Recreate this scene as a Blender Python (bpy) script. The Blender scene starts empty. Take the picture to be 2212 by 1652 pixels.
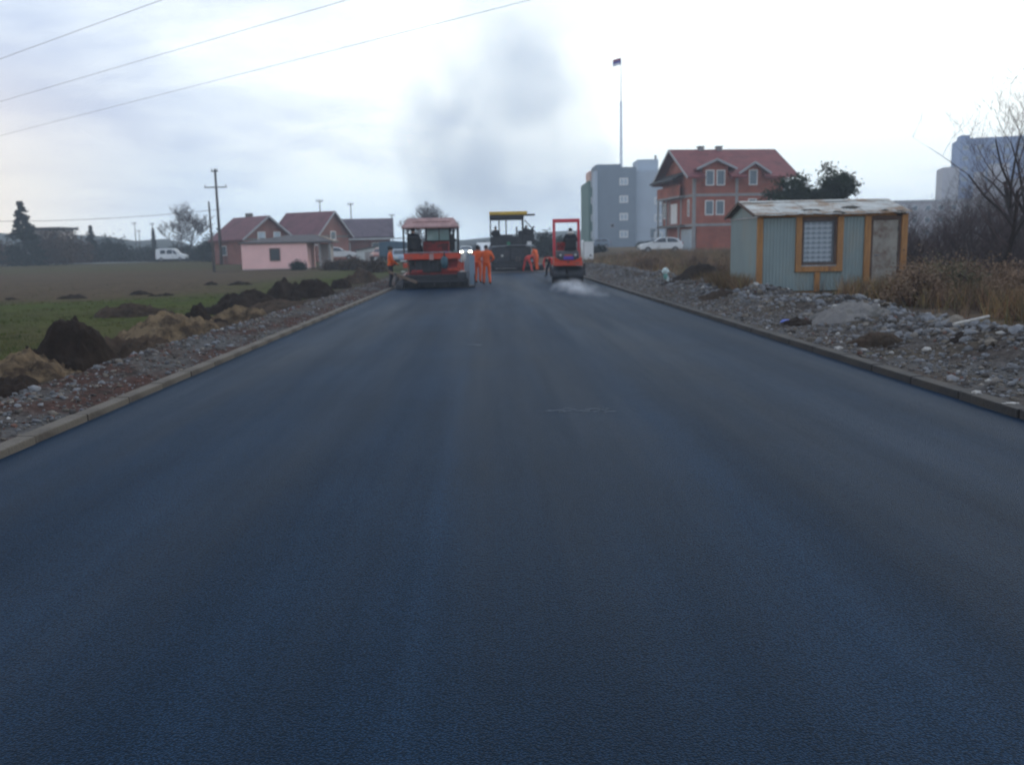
import bpy, bmesh, math, random
from mathutils import Vector, Matrix, Euler, noise as mnoise
import numpy as np
PI = math.pi
rad = math.radians
sc = bpy.context.scene
C = sc.collection

# ------------------------------------------------------------------ camera
CAM_H = 1.6
YAW, PITCH, ROLL = rad(-1.31), rad(8.82), rad(-1.2)
cd = bpy.data.cameras.new('camera')
cd.sensor_width = 36.0
cd.lens = 1876.0 / 2212.0 * 36.0
cd.clip_start = 0.05
cd.clip_end = 9000
cd.dof.use_dof = True
cd.dof.focus_distance = 3.3
cd.dof.aperture_fstop = 3.3
cam = bpy.data.objects.new('camera', cd)
C.objects.link(cam)
RM = Matrix.Rotation(YAW, 3, 'Z') @ Matrix.Rotation(PI/2 - PITCH, 3, 'X') @ Matrix.Rotation(ROLL, 3, 'Z')
cam.matrix_world = Matrix.Translation((0, 0, CAM_H)) @ RM.to_4x4()
sc.camera = cam

# ------------------------------------------------------------------ sky and sun
SUN_EL, SUN_AZ = rad(34), rad(52)       # azimuth clockwise from +Y (towards +X)
SUN_DIR = Vector((math.sin(SUN_AZ)*math.cos(SUN_EL), math.cos(SUN_AZ)*math.cos(SUN_EL), math.sin(SUN_EL)))
w = bpy.data.worlds.new('World')
sc.world = w
w.use_nodes = True
NT = w.node_tree
NT.nodes.clear()
def wn(t, **kw):
    n = NT.nodes.new(t)
    for k, v in kw.items(): setattr(n, k, v)
    return n
def wl(a, b): NT.links.new(a, b)
def wmath(op, a, b=None, c=None, clamp=False):
    n = wn('ShaderNodeMath', operation=op, use_clamp=clamp)
    for i, v in enumerate((a, b, c)):
        if v is None: continue
        if isinstance(v, (int, float)): n.inputs[i].default_value = v
        else: wl(v, n.inputs[i])
    return n.outputs[0]
def wmix(f, a, b):
    n = wn('ShaderNodeMix', data_type='RGBA')
    for i, v in ((0, f), (6, a), (7, b)):
        if isinstance(v, (int, float)): n.inputs[i].default_value = v
        elif isinstance(v, tuple): n.inputs[i].default_value = (*v, 1)
        else: wl(v, n.inputs[i])
    return n.outputs[2]
def wramp(fac, stops):
    n = wn('ShaderNodeMapRange', interpolation_type='SMOOTHSTEP')
    n.inputs[1].default_value, n.inputs[2].default_value = stops
    wl(fac, n.inputs[0])
    return n.outputs[0]
sky = wn('ShaderNodeTexSky', sky_type='NISHITA')
sky.sun_disc = False
sky.sun_elevation = SUN_EL
sky.sun_rotation = SUN_AZ
sky.air_density, sky.dust_density = 1.2, 2.0
skys = wn('ShaderNodeVectorMath', operation='SCALE')
wl(sky.outputs[0], skys.inputs[0]); skys.inputs['Scale'].default_value = 0.09
tc = wn('ShaderNodeTexCoord')
sep = wn('ShaderNodeSeparateXYZ'); wl(tc.outputs['Generated'], sep.inputs[0])
dx, dy, dz = sep.outputs
zz = wmath('ADD', wmath('MAXIMUM', dz, 0.0), 0.16)
comb = wn('ShaderNodeCombineXYZ')
wl(wmath('DIVIDE', dx, zz), comb.inputs[0]); wl(wmath('DIVIDE', dy, zz), comb.inputs[1])
def wnoise(scale, detail, rough, dist=0.0, off=(0, 0, 0)):
    mp = wn('ShaderNodeMapping'); wl(comb.outputs[0], mp.inputs[0]); mp.inputs['Location'].default_value = off
    n = wn('ShaderNodeTexNoise'); wl(mp.outputs[0], n.inputs['Vector'])
    n.inputs['Scale'].default_value, n.inputs['Detail'].default_value = scale, detail
    n.inputs['Roughness'].default_value, n.inputs['Distortion'].default_value = rough, dist
    return n.outputs[0]
big = wramp(wnoise(0.42, 5, 0.55, 0.3, (1.7, 0.4, 0)), (0.36, 0.66))
fine = wramp(wnoise(1.5, 6, 0.6, 0.5, (3.1, 5.2, 0)), (0.35, 0.7))
dotn = wn('ShaderNodeVectorMath', operation='DOT_PRODUCT')
wl(tc.outputs['Generated'], dotn.inputs[0]); dotn.inputs[1].default_value = SUN_DIR
glow = wramp(dotn.outputs['Value'], (0.15, 0.95))             # brighter cloud round the hidden sun
dens = wmath('ADD', wmath('MULTIPLY', big, 0.7), wmath('MULTIPLY', fine, 0.3))
dens = wmath('SUBTRACT', wmath('ADD', dens, 0.20), wmath('MULTIPLY', glow, 0.72), clamp=True)
cloud = wmix(dens, (1.34, 1.41, 1.38), (0.52, 0.63, 0.87))
hor = wramp(dz, (0.13, 0.0))                                    # pale blue band low over the horizon
hor = wmath('MULTIPLY', hor, wmath('SUBTRACT', 1.0, wmath('MULTIPLY', fine, 0.35)))
cloud = wmix(wmath('MULTIPLY', hor, 0.85), cloud, (0.70, 0.93, 1.15))
zen = wramp(dz, (0.30, 0.80))
cloud = wmix(wmath('MULTIPLY', zen, 0.85), cloud, (0.42, 0.53, 0.76))
wst = wramp(wmath('MULTIPLY', dx, -1.0), (0.28, 0.60))             # warm light under the cloud to the left
wst = wmath('MULTIPLY', wst, wramp(dz, (0.26, 0.04)))
cloud = wmix(wmath('MULTIPLY', wst, 1.0), cloud, (1.5, 1.27, 0.98))
col = wmix(0.90, skys.outputs[0], cloud)
bg = wn('ShaderNodeBackground'); wl(col, bg.inputs[0]); bg.inputs[1].default_value = 1.0
wo = wn('ShaderNodeOutputWorld'); wl(bg.outputs[0], wo.inputs[0])

sl = bpy.data.lights.new('sun', 'SUN')
sl.energy, sl.angle, sl.color = 0.55, rad(25), (1.0, 0.95, 0.88)
so = bpy.data.objects.new('sun', sl)
so.rotation_euler = SUN_DIR.to_track_quat('Z', 'Y').to_euler()
so.location = (20, -10, 40)
C.objects.link(so)

vs = sc.view_settings
vs.view_transform, vs.look, vs.gamma, vs.exposure = 'Standard', 'None', 1.0, 0.15
vs.use_curve_mapping = False
sc.render.engine = 'CYCLES'
sc.cycles.use_denoising = True
sc.cycles.max_bounces = 6
sc.cycles.volume_bounces = 2
sc.cycles.volume_max_steps = 96
sc.cycles.transparent_max_bounces = 12
sc.cycles.caustics_reflective = sc.cycles.caustics_refractive = False

# ------------------------------------------------------------------ pixels to directions
# coordinates measured on the photograph at 2212 px width
def ray(px, py): return RM @ Vector(((px - 1106.0)/1876.0, -(py - 826.0)/1876.0, -1.0))
def at(px, py, Y):
    d = ray(px, py); t = Y/d.y
    return Vector((d.x*t, Y, CAM_H + d.z*t))
def gr(px, py, z=0.0):
    d = ray(px, py); t = (z - CAM_H)/d.z
    return Vector((d.x*t, d.y*t, z))

# ------------------------------------------------------------------ helpers
def ss(a, b, x):
    t = min(1.0, max(0.0, (x - a)/(b - a))); return t*t*(3 - 2*t)
def fbm(x, y, z=0.0, o=4): return mnoise.fractal(Vector((x, y, z)), 1.0, 2.0, o)
def tag(o, label=None, cat=None, group=None, kind=None):
    if label: o['label'] = label
    if cat: o['category'] = cat
    if group: o['group'] = group
    if kind: o['kind'] = kind
    return o
def thing(name, label, cat, loc=(0, 0, 0), rz=0.0, group=None):
    o = bpy.data.objects.new(name, None); C.objects.link(o)
    o.empty_display_size = 0.2
    o.location = loc; o.rotation_euler = (0, 0, rz)
    return tag(o, label, cat, group)
def copy_tree(o, parent=None):
    c = o.copy(); C.objects.link(c); c.parent = parent
    for ch in o.children: copy_tree(ch, c)
    return c

class MB:
    def __init__(s): s.v = []; s.f = []; s.m = []; s.mi = 0
    def add(s, vs_, fs):
        b = len(s.v); s.v += [tuple(p) for p in vs_]
        s.f += [tuple(i + b for i in q) for q in fs]; s.m += [s.mi]*len(fs)
        return s
    def box(s, c, d, rot=None, taper=1.0):
        x, y, z = d[0]/2, d[1]/2, d[2]/2
        p = [Vector((a*x*(taper if k > 0 else 1), b*y*(taper if k > 0 else 1), k*z)) for k in (-1, 1) for b in (-1, 1) for a in (-1, 1)]
        if rot: 
            E_ = Euler(rot).to_matrix(); p = [E_ @ q for q in p]
        c = Vector(c)
        return s.add([q + c for q in p], [(0,2,3,1),(4,5,7,6),(0,1,5,4),(2,6,7,3),(0,4,6,2),(1,3,7,5)])
    def span(s, x0, x1, y0, y1, z0, z1): return s.box(((x0+x1)/2, (y0+y1)/2, (z0+z1)/2), (x1-x0, y1-y0, z1-z0))
    def bar(s, a, b, w_, h_=None, up=(0, 0, 1)):
        a, b = Vector(a), Vector(b); h_ = h_ or w_
        d = (b - a).normalized(); u = Vector(up)
        if abs(d.dot(u)) > 0.98: u = Vector((0, 1, 0))
        r = d.cross(u).normalized(); u = r.cross(d)
        p = [e + r*(i*w_/2) + u*(j*h_/2) for e in (a, b) for j in (-1, 1) for i in (-1, 1)]
        return s.add(p, [(0,1,3,2),(4,6,7,5),(0,4,5,1),(2,3,7,6),(0,2,6,4),(1,5,7,3)])
    def tube(s, pts, rs, n=8, cap=True):
        pts = [Vector(p) for p in pts]
        if isinstance(rs, (int, float)): rs = [rs]*len(pts)
        base = []; ref = None
        for i, p in enumerate(pts):
            d = (pts[min(i+1, len(pts)-1)] - pts[max(i-1, 0)]).normalized()
            if ref is None or abs(ref.dot(d)) > 0.95:
                ref = Vector((0, 0, 1)) if abs(d.z) < 0.9 else Vector((1, 0, 0))
            r = d.cross(ref).normalized(); u = r.cross(d); ref = u
            base.append([p + (r*math.cos(2*PI*k/n) + u*math.sin(2*PI*k/n))*rs[i] for k in range(n)])
        vv = [q for ring in base for q in ring]; ff = []
        for i in range(len(pts)-1):
            for k in range(n):
                a, b = i*n + k, i*n + (k+1) % n
                ff.append((a, b, b+n, a+n))
        if cap: ff += [tuple(range(n))[::-1], tuple((len(pts)-1)*n + k for k in range(n))]
        return s.add(vv, ff)
    def cyl(s, a, b, r, n=16): return s.tube([a, b], r, n)
    def prism(s, poly, axis, a, b):
        # poly of 2D points, extruded along axis from a to b
        def P(q, t):
            if axis == 'x': return (t, q[0], q[1])
            if axis == 'y': return (q[0], t, q[1])
            return (q[0], q[1], t)
        n = len(poly); vv = [P(q, a) for q in poly] + [P(q, b) for q in poly]
        ff = [tuple(range(n)), tuple(range(2*n-1, n-1, -1))] + [(i, i+n, (i+1) % n + n, (i+1) % n) for i in range(n)]
        return s.add(vv, ff)
    def quad(s, a, b, c, d): return s.add([a, b, c, d], [(0, 1, 2, 3)])
    def ball(s, c, r, n=10, m=7):
        rx_, ry_, rz_ = (r, r, r) if isinstance(r, (int, float)) else r
        vv = [(c[0], c[1], c[2]-rz_)]
        for j in range(1, m):
            t = -PI/2 + PI*j/m
            for k in range(n):
                a = 2*PI*k/n
                vv.append((c[0]+rx_*math.cos(t)*math.cos(a), c[1]+ry_*math.cos(t)*math.sin(a), c[2]+rz_*math.sin(t)))
        vv.append((c[0], c[1], c[2]+rz_)); L = len(vv)-1
        ff = [(0, 1+(k+1) % n, 1+k) for k in range(n)]
        for j in range(m-2):
            for k in range(n):
                a, b = 1+j*n+k, 1+j*n+(k+1) % n
                ff.append((a, b, b+n, a+n))
        ff += [(L, 1+(m-2)*n+k, 1+(m-2)*n+(k+1) % n) for k in range(n)]
        return s.add(vv, ff)
    def mesh(s, name, mats):
        me = bpy.data.meshes.new(name); me.from_pydata(s.v, [], s.f)
        for m in (mats if isinstance(mats, (list, tuple)) else [mats]): me.materials.append(m)
        if any(s.m): me.polygons.foreach_set('material_index', s.m)
        return me
    def build(s, name, mats, parent=None, loc=None, smooth=False, bevel=0.0, fix=True):
        me = s.mesh(name, mats)
        if fix:
            bm = bmesh.new(); bm.from_mesh(me); bmesh.ops.recalc_face_normals(bm, faces=bm.faces)
            if bevel:
                es = [e for e in bm.edges if len(e.link_faces) == 2 and e.calc_face_angle(0) > 0.5]
                bmesh.ops.bevel(bm, geom=es, offset=bevel, segments=2, affect='EDGES', profile=0.6)
            bm.to_mesh(me); bm.free()
        if smooth: me.shade_smooth()
        o = bpy.data.objects.new(name, me); C.objects.link(o)
        if parent: o.parent = parent
        if loc is not None: o.location = loc
        return o

def obj_np(name, V, Fc, mats, cols=None, smooth=False, parent=None):
    me = bpy.data.meshes.new(name)
    V = np.asarray(V, np.float32); Fc = np.asarray(Fc, np.int32); k = Fc.shape[1]
    me.vertices.add(len(V)); me.vertices.foreach_set('co', V.ravel())
    me.loops.add(Fc.size); me.loops.foreach_set('vertex_index', Fc.ravel())
    me.polygons.add(len(Fc)); me.polygons.foreach_set('loop_start', np.arange(len(Fc), dtype=np.int32)*k)
    if cols is not None:
        at_ = me.color_attributes.new('Col', 'FLOAT_COLOR', 'POINT')
        at_.data.foreach_set('color', np.hstack([np.asarray(cols, np.float32), np.ones((len(V), 1), np.float32)]).ravel())
    me.update(calc_edges=True); me.validate()
    me.materials.append(mats)
    if smooth: me.shade_smooth()
    o = bpy.data.objects.new(name, me); C.objects.link(o)
    if parent: o.parent = parent
    return o

# ------------------------------------------------------------------ materials
M = {}
def mat(name, color, rough=0.7, var=0.25, scale=3.0, bump=0.0, bscale=None, metal=0.0, spec=0.5, dirt=None, dirt_amt=0.4, dirt_scale=1.2, attr=False, stretch=None, coat=0.0, backside=False):
    m = bpy.data.materials.new(name); m.use_nodes = True
    t = m.node_tree; b = t.nodes['Principled BSDF']; L = t.links.new
    tcn = t.nodes.new('ShaderNodeTexCoord')
    mp = t.nodes.new('ShaderNodeMapping'); L(tcn.outputs['Object'], mp.inputs[0])
    if stretch: mp.inputs['Scale'].default_value = stretch
    n = t.nodes.new('ShaderNodeTexNoise'); L(mp.outputs[0], n.inputs['Vector'])
    n.inputs['Scale'].default_value = scale; n.inputs['Detail'].default_value = 6; n.inputs['Roughness'].default_value = 0.62
    mr = t.nodes.new('ShaderNodeMapRange'); L(n.outputs[0], mr.inputs[0])
    mr.inputs[1].default_value, mr.inputs[2].default_value = 0.3, 0.7
    mr.inputs[3].default_value, mr.inputs[4].default_value = 1 - var, 1 + var
    sc_ = t.nodes.new('ShaderNodeVectorMath'); sc_.operation = 'SCALE'
    L(mr.outputs[0], sc_.inputs['Scale'])
    if attr:
        a = t.nodes.new('ShaderNodeVertexColor'); a.layer_name = 'Col'; L(a.outputs[0], sc_.inputs[0])
    else: sc_.inputs[0].default_value = color
    out = sc_.outputs[0]
    if dirt:
        n2 = t.nodes.new('ShaderNodeTexNoise'); L(mp.outputs[0], n2.inputs['Vector'])
        n2.inputs['Scale'].default_value = dirt_scale; n2.inputs['Detail'].default_value = 8; n2.inputs['Roughness'].default_value = 0.7
        m2 = t.nodes.new('ShaderNodeMapRange'); L(n2.outputs[0], m2.inputs[0])
        m2.inputs[1].default_value, m2.inputs[2].default_value = 0.62 - dirt_amt*0.3, 0.78 - dirt_amt*0.3
        mx = t.nodes.new('ShaderNodeMix'); mx.data_type = 'RGBA'
        L(m2.outputs[0], mx.inputs[0]); L(out, mx.inputs[6]); mx.inputs[7].default_value = (*dirt, 1)
        out = mx.outputs[2]
    L(out, b.inputs['Base Color'])
    b.inputs['Roughness'].default_value = rough; b.inputs['Metallic'].default_value = metal
    b.inputs['Specular IOR Level'].default_value = spec
    b.inputs['Coat Weight'].default_value = coat
    if bump:
        n3 = t.nodes.new('ShaderNodeTexNoise'); L(mp.outputs[0], n3.inputs['Vector'])
        n3.inputs['Scale'].default_value = bscale or scale*6; n3.inputs['Detail'].default_value = 5
        bp = t.nodes.new('ShaderNodeBump'); bp.inputs['Strength'].default_value = bump; bp.inputs['Distance'].default_value = 0.02
        L(n3.outputs[0], bp.inputs['Height']); L(bp.outputs[0], b.inputs['Normal'])
    M[name] = m
    return m
def emit(name, color, strength):
    m = mat(name, color, 0.3)
    b = m.node_tree.nodes['Principled BSDF']
    b.inputs['Emission Color'].default_value = (*color, 1); b.inputs['Emission Strength'].default_value = strength
    return m
def glass(name, color, rough=0.08, alpha=1.0, spec=0.6):
    m = mat(name, color, rough, 0.1, 1.5, spec=spec)
    m.node_tree.nodes['Principled BSDF'].inputs['Alpha'].default_value = alpha
    return m

mat('ground', (0.1, 0.1, 0.05), 0.95, 0.30, 2.2, bump=0.8, bscale=9, attr=True, spec=0.03)
mat('gravel_fine', (0.13, 0.115, 0.10), 0.95, 0.45, 14, bump=1.0, bscale=40, attr=True, spec=0.03)
mat('stone', (0.2, 0.2, 0.2), 0.9, 0.25, 9, bump=0.5, bscale=40, attr=True, spec=0.12)
mat('stone_grey', (0.18, 0.187, 0.20), 0.85, 0.3, 7, bump=0.5, bscale=30)
mat('stone_tan', (0.16, 0.135, 0.105), 0.9, 0.3, 7, bump=0.5, bscale=30)
mat('stone_dark', (0.075, 0.07, 0.07), 0.9, 0.3, 7, bump=0.5, bscale=30)
mat('stone_pale', (0.42, 0.40, 0.37), 0.85, 0.25, 7, bump=0.4, bscale=30)
mat('soil_dark', (0.026, 0.019, 0.015), 0.97, 0.4, 3, bump=1.0, bscale=22, spec=0.1)
mat('soil_brown', (0.06, 0.042, 0.03), 0.97, 0.4, 3, bump=1.0, bscale=22, spec=0.1, dirt=(0.03, 0.022, 0.016), dirt_amt=0.5)
mat('soil_sand', (0.165, 0.118, 0.070), 0.97, 0.3, 3, bump=1.0, bscale=22, spec=0.1, dirt=(0.05, 0.036, 0.026), dirt_amt=0.6, dirt_scale=2.2)
mat('kerb_stone', (0.115, 0.098, 0.078), 0.9, 0.25, 2.5, bump=0.5, bscale=30, dirt=(0.065, 0.053, 0.042), dirt_amt=0.5)
mat('kerb_dark', (0.045, 0.038, 0.032), 0.85, 0.3, 2.5, bump=0.5, bscale=30, dirt=(0.02, 0.02, 0.022), dirt_amt=0.7)  # right kerb: darker base colour than the left one
mat('grass', (0.06, 0.09, 0.025), 0.9, 0.35, 0.6, attr=True, spec=0.03)
mat('bark', (0.045, 0.038, 0.038), 0.95, 0.3, 6, spec=0.2)
mat('twig', (0.080, 0.060, 0.060), 0.95, 0.3, 4, spec=0.2)
mat('needles', (0.028, 0.042, 0.022), 0.9, 0.4, 1.5, spec=0.2)
mat('needles_far', (0.024, 0.032, 0.026), 0.9, 0.4, 1.5, spec=0.2)
mat('brown_leaf', (0.075, 0.05, 0.035), 0.95, 0.4, 1.5, spec=0.1)
mat('scrub_leaf', (0.21, 0.145, 0.10), 0.95, 0.5, 2.5, spec=0.05)
mat('scrub_olive', (0.13, 0.115, 0.07), 0.95, 0.4, 2.5, spec=0.05)
mat('orange_paint', (0.56, 0.055, 0.018), 0.42, 0.2, 3, dirt=(0.10, 0.05, 0.035), dirt_amt=0.35, dirt_scale=3)
mat('red_paint', (0.33, 0.022, 0.018), 0.48, 0.25, 3, dirt=(0.05, 0.025, 0.022), dirt_amt=0.45, dirt_scale=3)
mat('rops_red', (0.60, 0.045, 0.065), 0.42, 0.12, 3)
mat('canopy_pink', (0.42, 0.26, 0.24), 0.75, 0.2, 3, dirt=(0.24, 0.14, 0.13), dirt_amt=0.35, dirt_scale=2, bump=0.15)
mat('black_metal', (0.014, 0.016, 0.02), 0.5, 0.4, 4, dirt=(0.05, 0.045, 0.042), dirt_amt=0.3, dirt_scale=3)
mat('dark_steel', (0.035, 0.038, 0.045), 0.45, 0.4, 4, metal=0.3, dirt=(0.06, 0.05, 0.045), dirt_amt=0.35, dirt_scale=3)
mat('worn_steel', (0.30, 0.31, 0.32), 0.4, 0.3, 6, metal=0.7)
mat('rubber', (0.016, 0.016, 0.018), 0.85, 0.3, 8, bump=0.2, bscale=40)
mat('yellow_paint', (0.60, 0.38, 0.03), 0.5, 0.15, 3, dirt=(0.30, 0.19, 0.03), dirt_amt=0.35)
mat('green_can', (0.02, 0.16, 0.08), 0.4, 0.15, 5)
mat('teal_tank', (0.03, 0.085, 0.11), 0.5, 0.2, 5)
mat('white_paint', (0.72, 0.73, 0.72), 0.35, 0.06, 2, dirt=(0.45, 0.43, 0.40), dirt_amt=0.2, coat=0.3)
mat('silver_paint', (0.42, 0.46, 0.48), 0.35, 0.08, 2, coat=0.3)
mat('blue_grey_paint', (0.18, 0.24, 0.30), 0.4, 0.08, 2, coat=0.3)
mat('car_orange', (0.50, 0.20, 0.14), 0.4, 0.1, 2, coat=0.3)
mat('truck_blue', (0.05, 0.10, 0.14), 0.6, 0.2, 2)
mat('hiviz', (0.72, 0.115, 0.02), 0.75, 0.16, 6, bump=0.3, bscale=14)
mat('hiviz_bright', (0.85, 0.13, 0.02), 0.75, 0.14, 6, bump=0.3, bscale=14)
mat('hiviz_red', (0.50, 0.035, 0.025), 0.78, 0.16, 6, bump=0.3, bscale=14)
mat('dark_cloth', (0.013, 0.015, 0.024), 0.85, 0.3, 6, bump=0.3, bscale=14)
mat('white_cloth', (0.55, 0.53, 0.50), 0.9, 0.1, 6)
mat('skin', (0.36, 0.20, 0.14), 0.6, 0.1, 6)
mat('hair', (0.012, 0.010, 0.010), 0.7, 0.3, 20)
mat('boots', (0.02, 0.018, 0.017), 0.7, 0.3, 8)
glass('car_glass', (0.03, 0.04, 0.05))
glass('house_glass', (0.10, 0.135, 0.16), 0.12)
glass('dark_glass', (0.03, 0.035, 0.04), 0.15)
glass('green_glass', (0.26, 0.50, 0.46), 0.1, 0.7)
glass('pale_glass', (0.42, 0.50, 0.56), 0.2)
emit('headlamp_on', (1.0, 0.86, 0.60), 28.0)
mat('lamp_lens', (0.55, 0.55, 0.5), 0.2, 0.05)
mat('tail_lens', (0.35, 0.02, 0.02), 0.25, 0.05)
mat('plate_blue', (0.09, 0.06, 0.38), 0.4, 0.1)
mat('concrete', (0.27, 0.265, 0.26), 0.92, 0.2, 1.2, bump=0.3, bscale=12)
mat('concrete_dark', (0.17, 0.16, 0.15), 0.92, 0.25, 1.2, bump=0.3, bscale=12, dirt=(0.09, 0.085, 0.075), dirt_amt=0.5)
mat('pole_wood', (0.10, 0.09, 0.085), 0.9, 0.3, 3, bump=0.3)
mat('pole_pale', (0.62, 0.68, 0.74), 0.5, 0.08, 2)
mat('shed_panel', (0.225, 0.285, 0.285), 0.55, 0.10, 1.6, dirt=(0.26, 0.28, 0.25), dirt_amt=0.3, stretch=(1, 1, 0.35))
mat('shed_wood', (0.37, 0.18, 0.06), 0.75, 0.28, 3, bump=0.3, dirt=(0.17, 0.085, 0.045), dirt_amt=0.3, stretch=(4, 4, 0.6))
mat('shed_brown', (0.10, 0.065, 0.05), 0.85, 0.3, 3, bump=0.3)
mat('door_stained', (0.30, 0.28, 0.24), 0.85, 0.28, 1.5, dirt=(0.13, 0.065, 0.045), dirt_amt=0.42, dirt_scale=1.3, bump=0.2)
mat('roof_tin', (0.46, 0.47, 0.44), 0.65, 0.2, 2.0, dirt=(0.24, 0.15, 0.085), dirt_amt=0.5, dirt_scale=1.6)
mat('roof_rag', (0.06, 0.055, 0.045), 0.95, 0.4, 4, bump=0.8)
mat('plaster_pink', (0.92, 0.57, 0.53), 0.9, 0.07, 0.8, bump=0.1)
mat('plaster_white', (0.62, 0.64, 0.62), 0.9, 0.08, 0.6)
mat('plaster_cream', (0.33, 0.29, 0.27), 0.9, 0.1, 0.6)
mat('render_grey', (0.21, 0.255, 0.30), 0.9, 0.06, 0.5)
mat('render_light', (0.42, 0.48, 0.54), 0.9, 0.06, 0.5)
mat('render_green', (0.10, 0.18, 0.15), 0.9, 0.08, 0.5)
mat('render_peach', (0.66, 0.42, 0.33), 0.9, 0.08, 0.5)
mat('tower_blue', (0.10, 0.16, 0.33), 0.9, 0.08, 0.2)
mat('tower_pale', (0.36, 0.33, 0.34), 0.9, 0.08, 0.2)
mat('fascia', (0.34, 0.34, 0.35), 0.8, 0.15, 2)
mat('wood_dark', (0.035, 0.03, 0.03), 0.85, 0.3, 3)
mat('asbestos', (0.11, 0.10, 0.10), 0.95, 0.3, 1.2, dirt=(0.055, 0.05, 0.05), dirt_amt=0.5)
mat('tan_sunlit', (0.25, 0.20, 0.145), 0.9, 0.25, 1.2)  # tan roofing with the sunlit tone put into its colour
mat('pvc', (0.70, 0.70, 0.68), 0.45, 0.05, 2)
mat('cable', (0.06, 0.06, 0.065), 0.7, 0.1)
mat('plastic_white', (0.58, 0.68, 0.67), 0.5, 0.12, 8)
mat('plastic_green', (0.16, 0.36, 0.32), 0.5, 0.15, 8)
mat('plastic_blue', (0.16, 0.22, 0.62), 0.5, 0.1, 8)
mat('plank', (0.17, 0.12, 0.085), 0.9, 0.3, 3, bump=0.3, stretch=(1, 6, 6))
mat('flag_red', (0.24, 0.03, 0.08), 0.85, 0.1)
mat('flag_blue', (0.06, 0.05, 0.32), 0.85, 0.1)
mat('flag_white', (0.75, 0.75, 0.78), 0.85, 0.05)
mat('chalk', (0.10, 0.125, 0.155), 0.95, 0.3, 30)
mat('wet_soil_strip', (0.02, 0.021, 0.024), 0.7, 0.3, 5)

def brick_mat(name, c1, c2, mortar, sx):
    m = mat(name, c1, 0.92, 0.14, 0.8); t = m.node_tree; b = t.nodes['Principled BSDF']; L = t.links.new
    tcn = t.nodes.new('ShaderNodeTexCoord')
    geo = t.nodes.new('ShaderNodeSeparateXYZ'); L(tcn.outputs['Object'], geo.inputs[0])
    add = t.nodes.new('ShaderNodeMath'); L(geo.outputs[0], add.inputs[0]); L(geo.outputs[1], add.inputs[1])
    cb = t.nodes.new('ShaderNodeCombineXYZ'); L(add.outputs[0], cb.inputs[0]); L(geo.outputs[2], cb.inputs[1])
    br = t.nodes.new('ShaderNodeTexBrick'); L(cb.outputs[0], br.inputs['Vector'])
    br.inputs['Color1'].default_value = (*c1, 1); br.inputs['Color2'].default_value = (*c2, 1); br.inputs['Mortar'].default_value = (*mortar, 1)
    br.inputs['Scale'].default_value = sx; br.inputs['Mortar Size'].default_value = 0.03
    br.inputs['Brick Width'].default_value = 0.25; br.inputs['Row Height'].default_value = 0.2; br.inputs['Bias'].default_value = 0.0
    old = b.inputs['Base Color'].links[0].from_node
    n = t.nodes.new('ShaderNodeTexNoise'); n.inputs['Scale'].default_value = 0.7; n.inputs['Detail'].default_value = 5
    L(tcn.outputs['Object'], n.inputs['Vector'])
    mr = t.nodes.new('ShaderNodeMapRange'); L(n.outputs[0], mr.inputs[0]); mr.inputs[1].default_value = 0.3; mr.inputs[2].default_value = 0.7
    mr.inputs[3].default_value, mr.inputs[4].default_value = 0.75, 1.2
    s_ = t.nodes.new('ShaderNodeVectorMath'); s_.operation = 'SCALE'; L(br.outputs['Color'], s_.inputs[0]); L(mr.outputs[0], s_.inputs['Scale'])
    L(s_.outputs[0], b.inputs['Base Color'])
brick_mat('brick_orange', (0.40, 0.083, 0.042), (0.31, 0.062, 0.033), (0.24, 0.13, 0.10), 1.0)
brick_mat('brick_red', (0.29, 0.085, 0.065), (0.22, 0.07, 0.055), (0.20, 0.13, 0.11), 1.0)
def tile_mat(name, c):
    m = mat(name, c, 0.8, 0.2, 0.9, dirt=tuple(v*0.55 for v in c), dirt_amt=0.35, dirt_scale=0.8)
    t = m.node_tree; b = t.nodes['Principled BSDF']; L = t.links.new
    tcn = t.nodes.new('ShaderNodeTexCoord'); wv = t.nodes.new('ShaderNodeTexWave'); wv.bands_direction = 'Z'
    wv.inputs['Scale'].default_value = 1.9; wv.inputs['Distortion'].default_value = 0.6
    L(tcn.outputs['Object'], wv.inputs['Vector'])
    bp = t.nodes.new('ShaderNodeBump'); bp.inputs['Strength'].default_value = 0.5; bp.inputs['Distance'].default_value = 0.05
    L(wv.outputs['Fac'], bp.inputs['Height']); L(bp.outputs[0], b.inputs['Normal'])
tile_mat('tile_red', (0.175, 0.040, 0.040))
tile_mat('tile_dull', (0.165, 0.062, 0.068))
tile_mat('tile_grey', (0.115, 0.082, 0.10))

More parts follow.
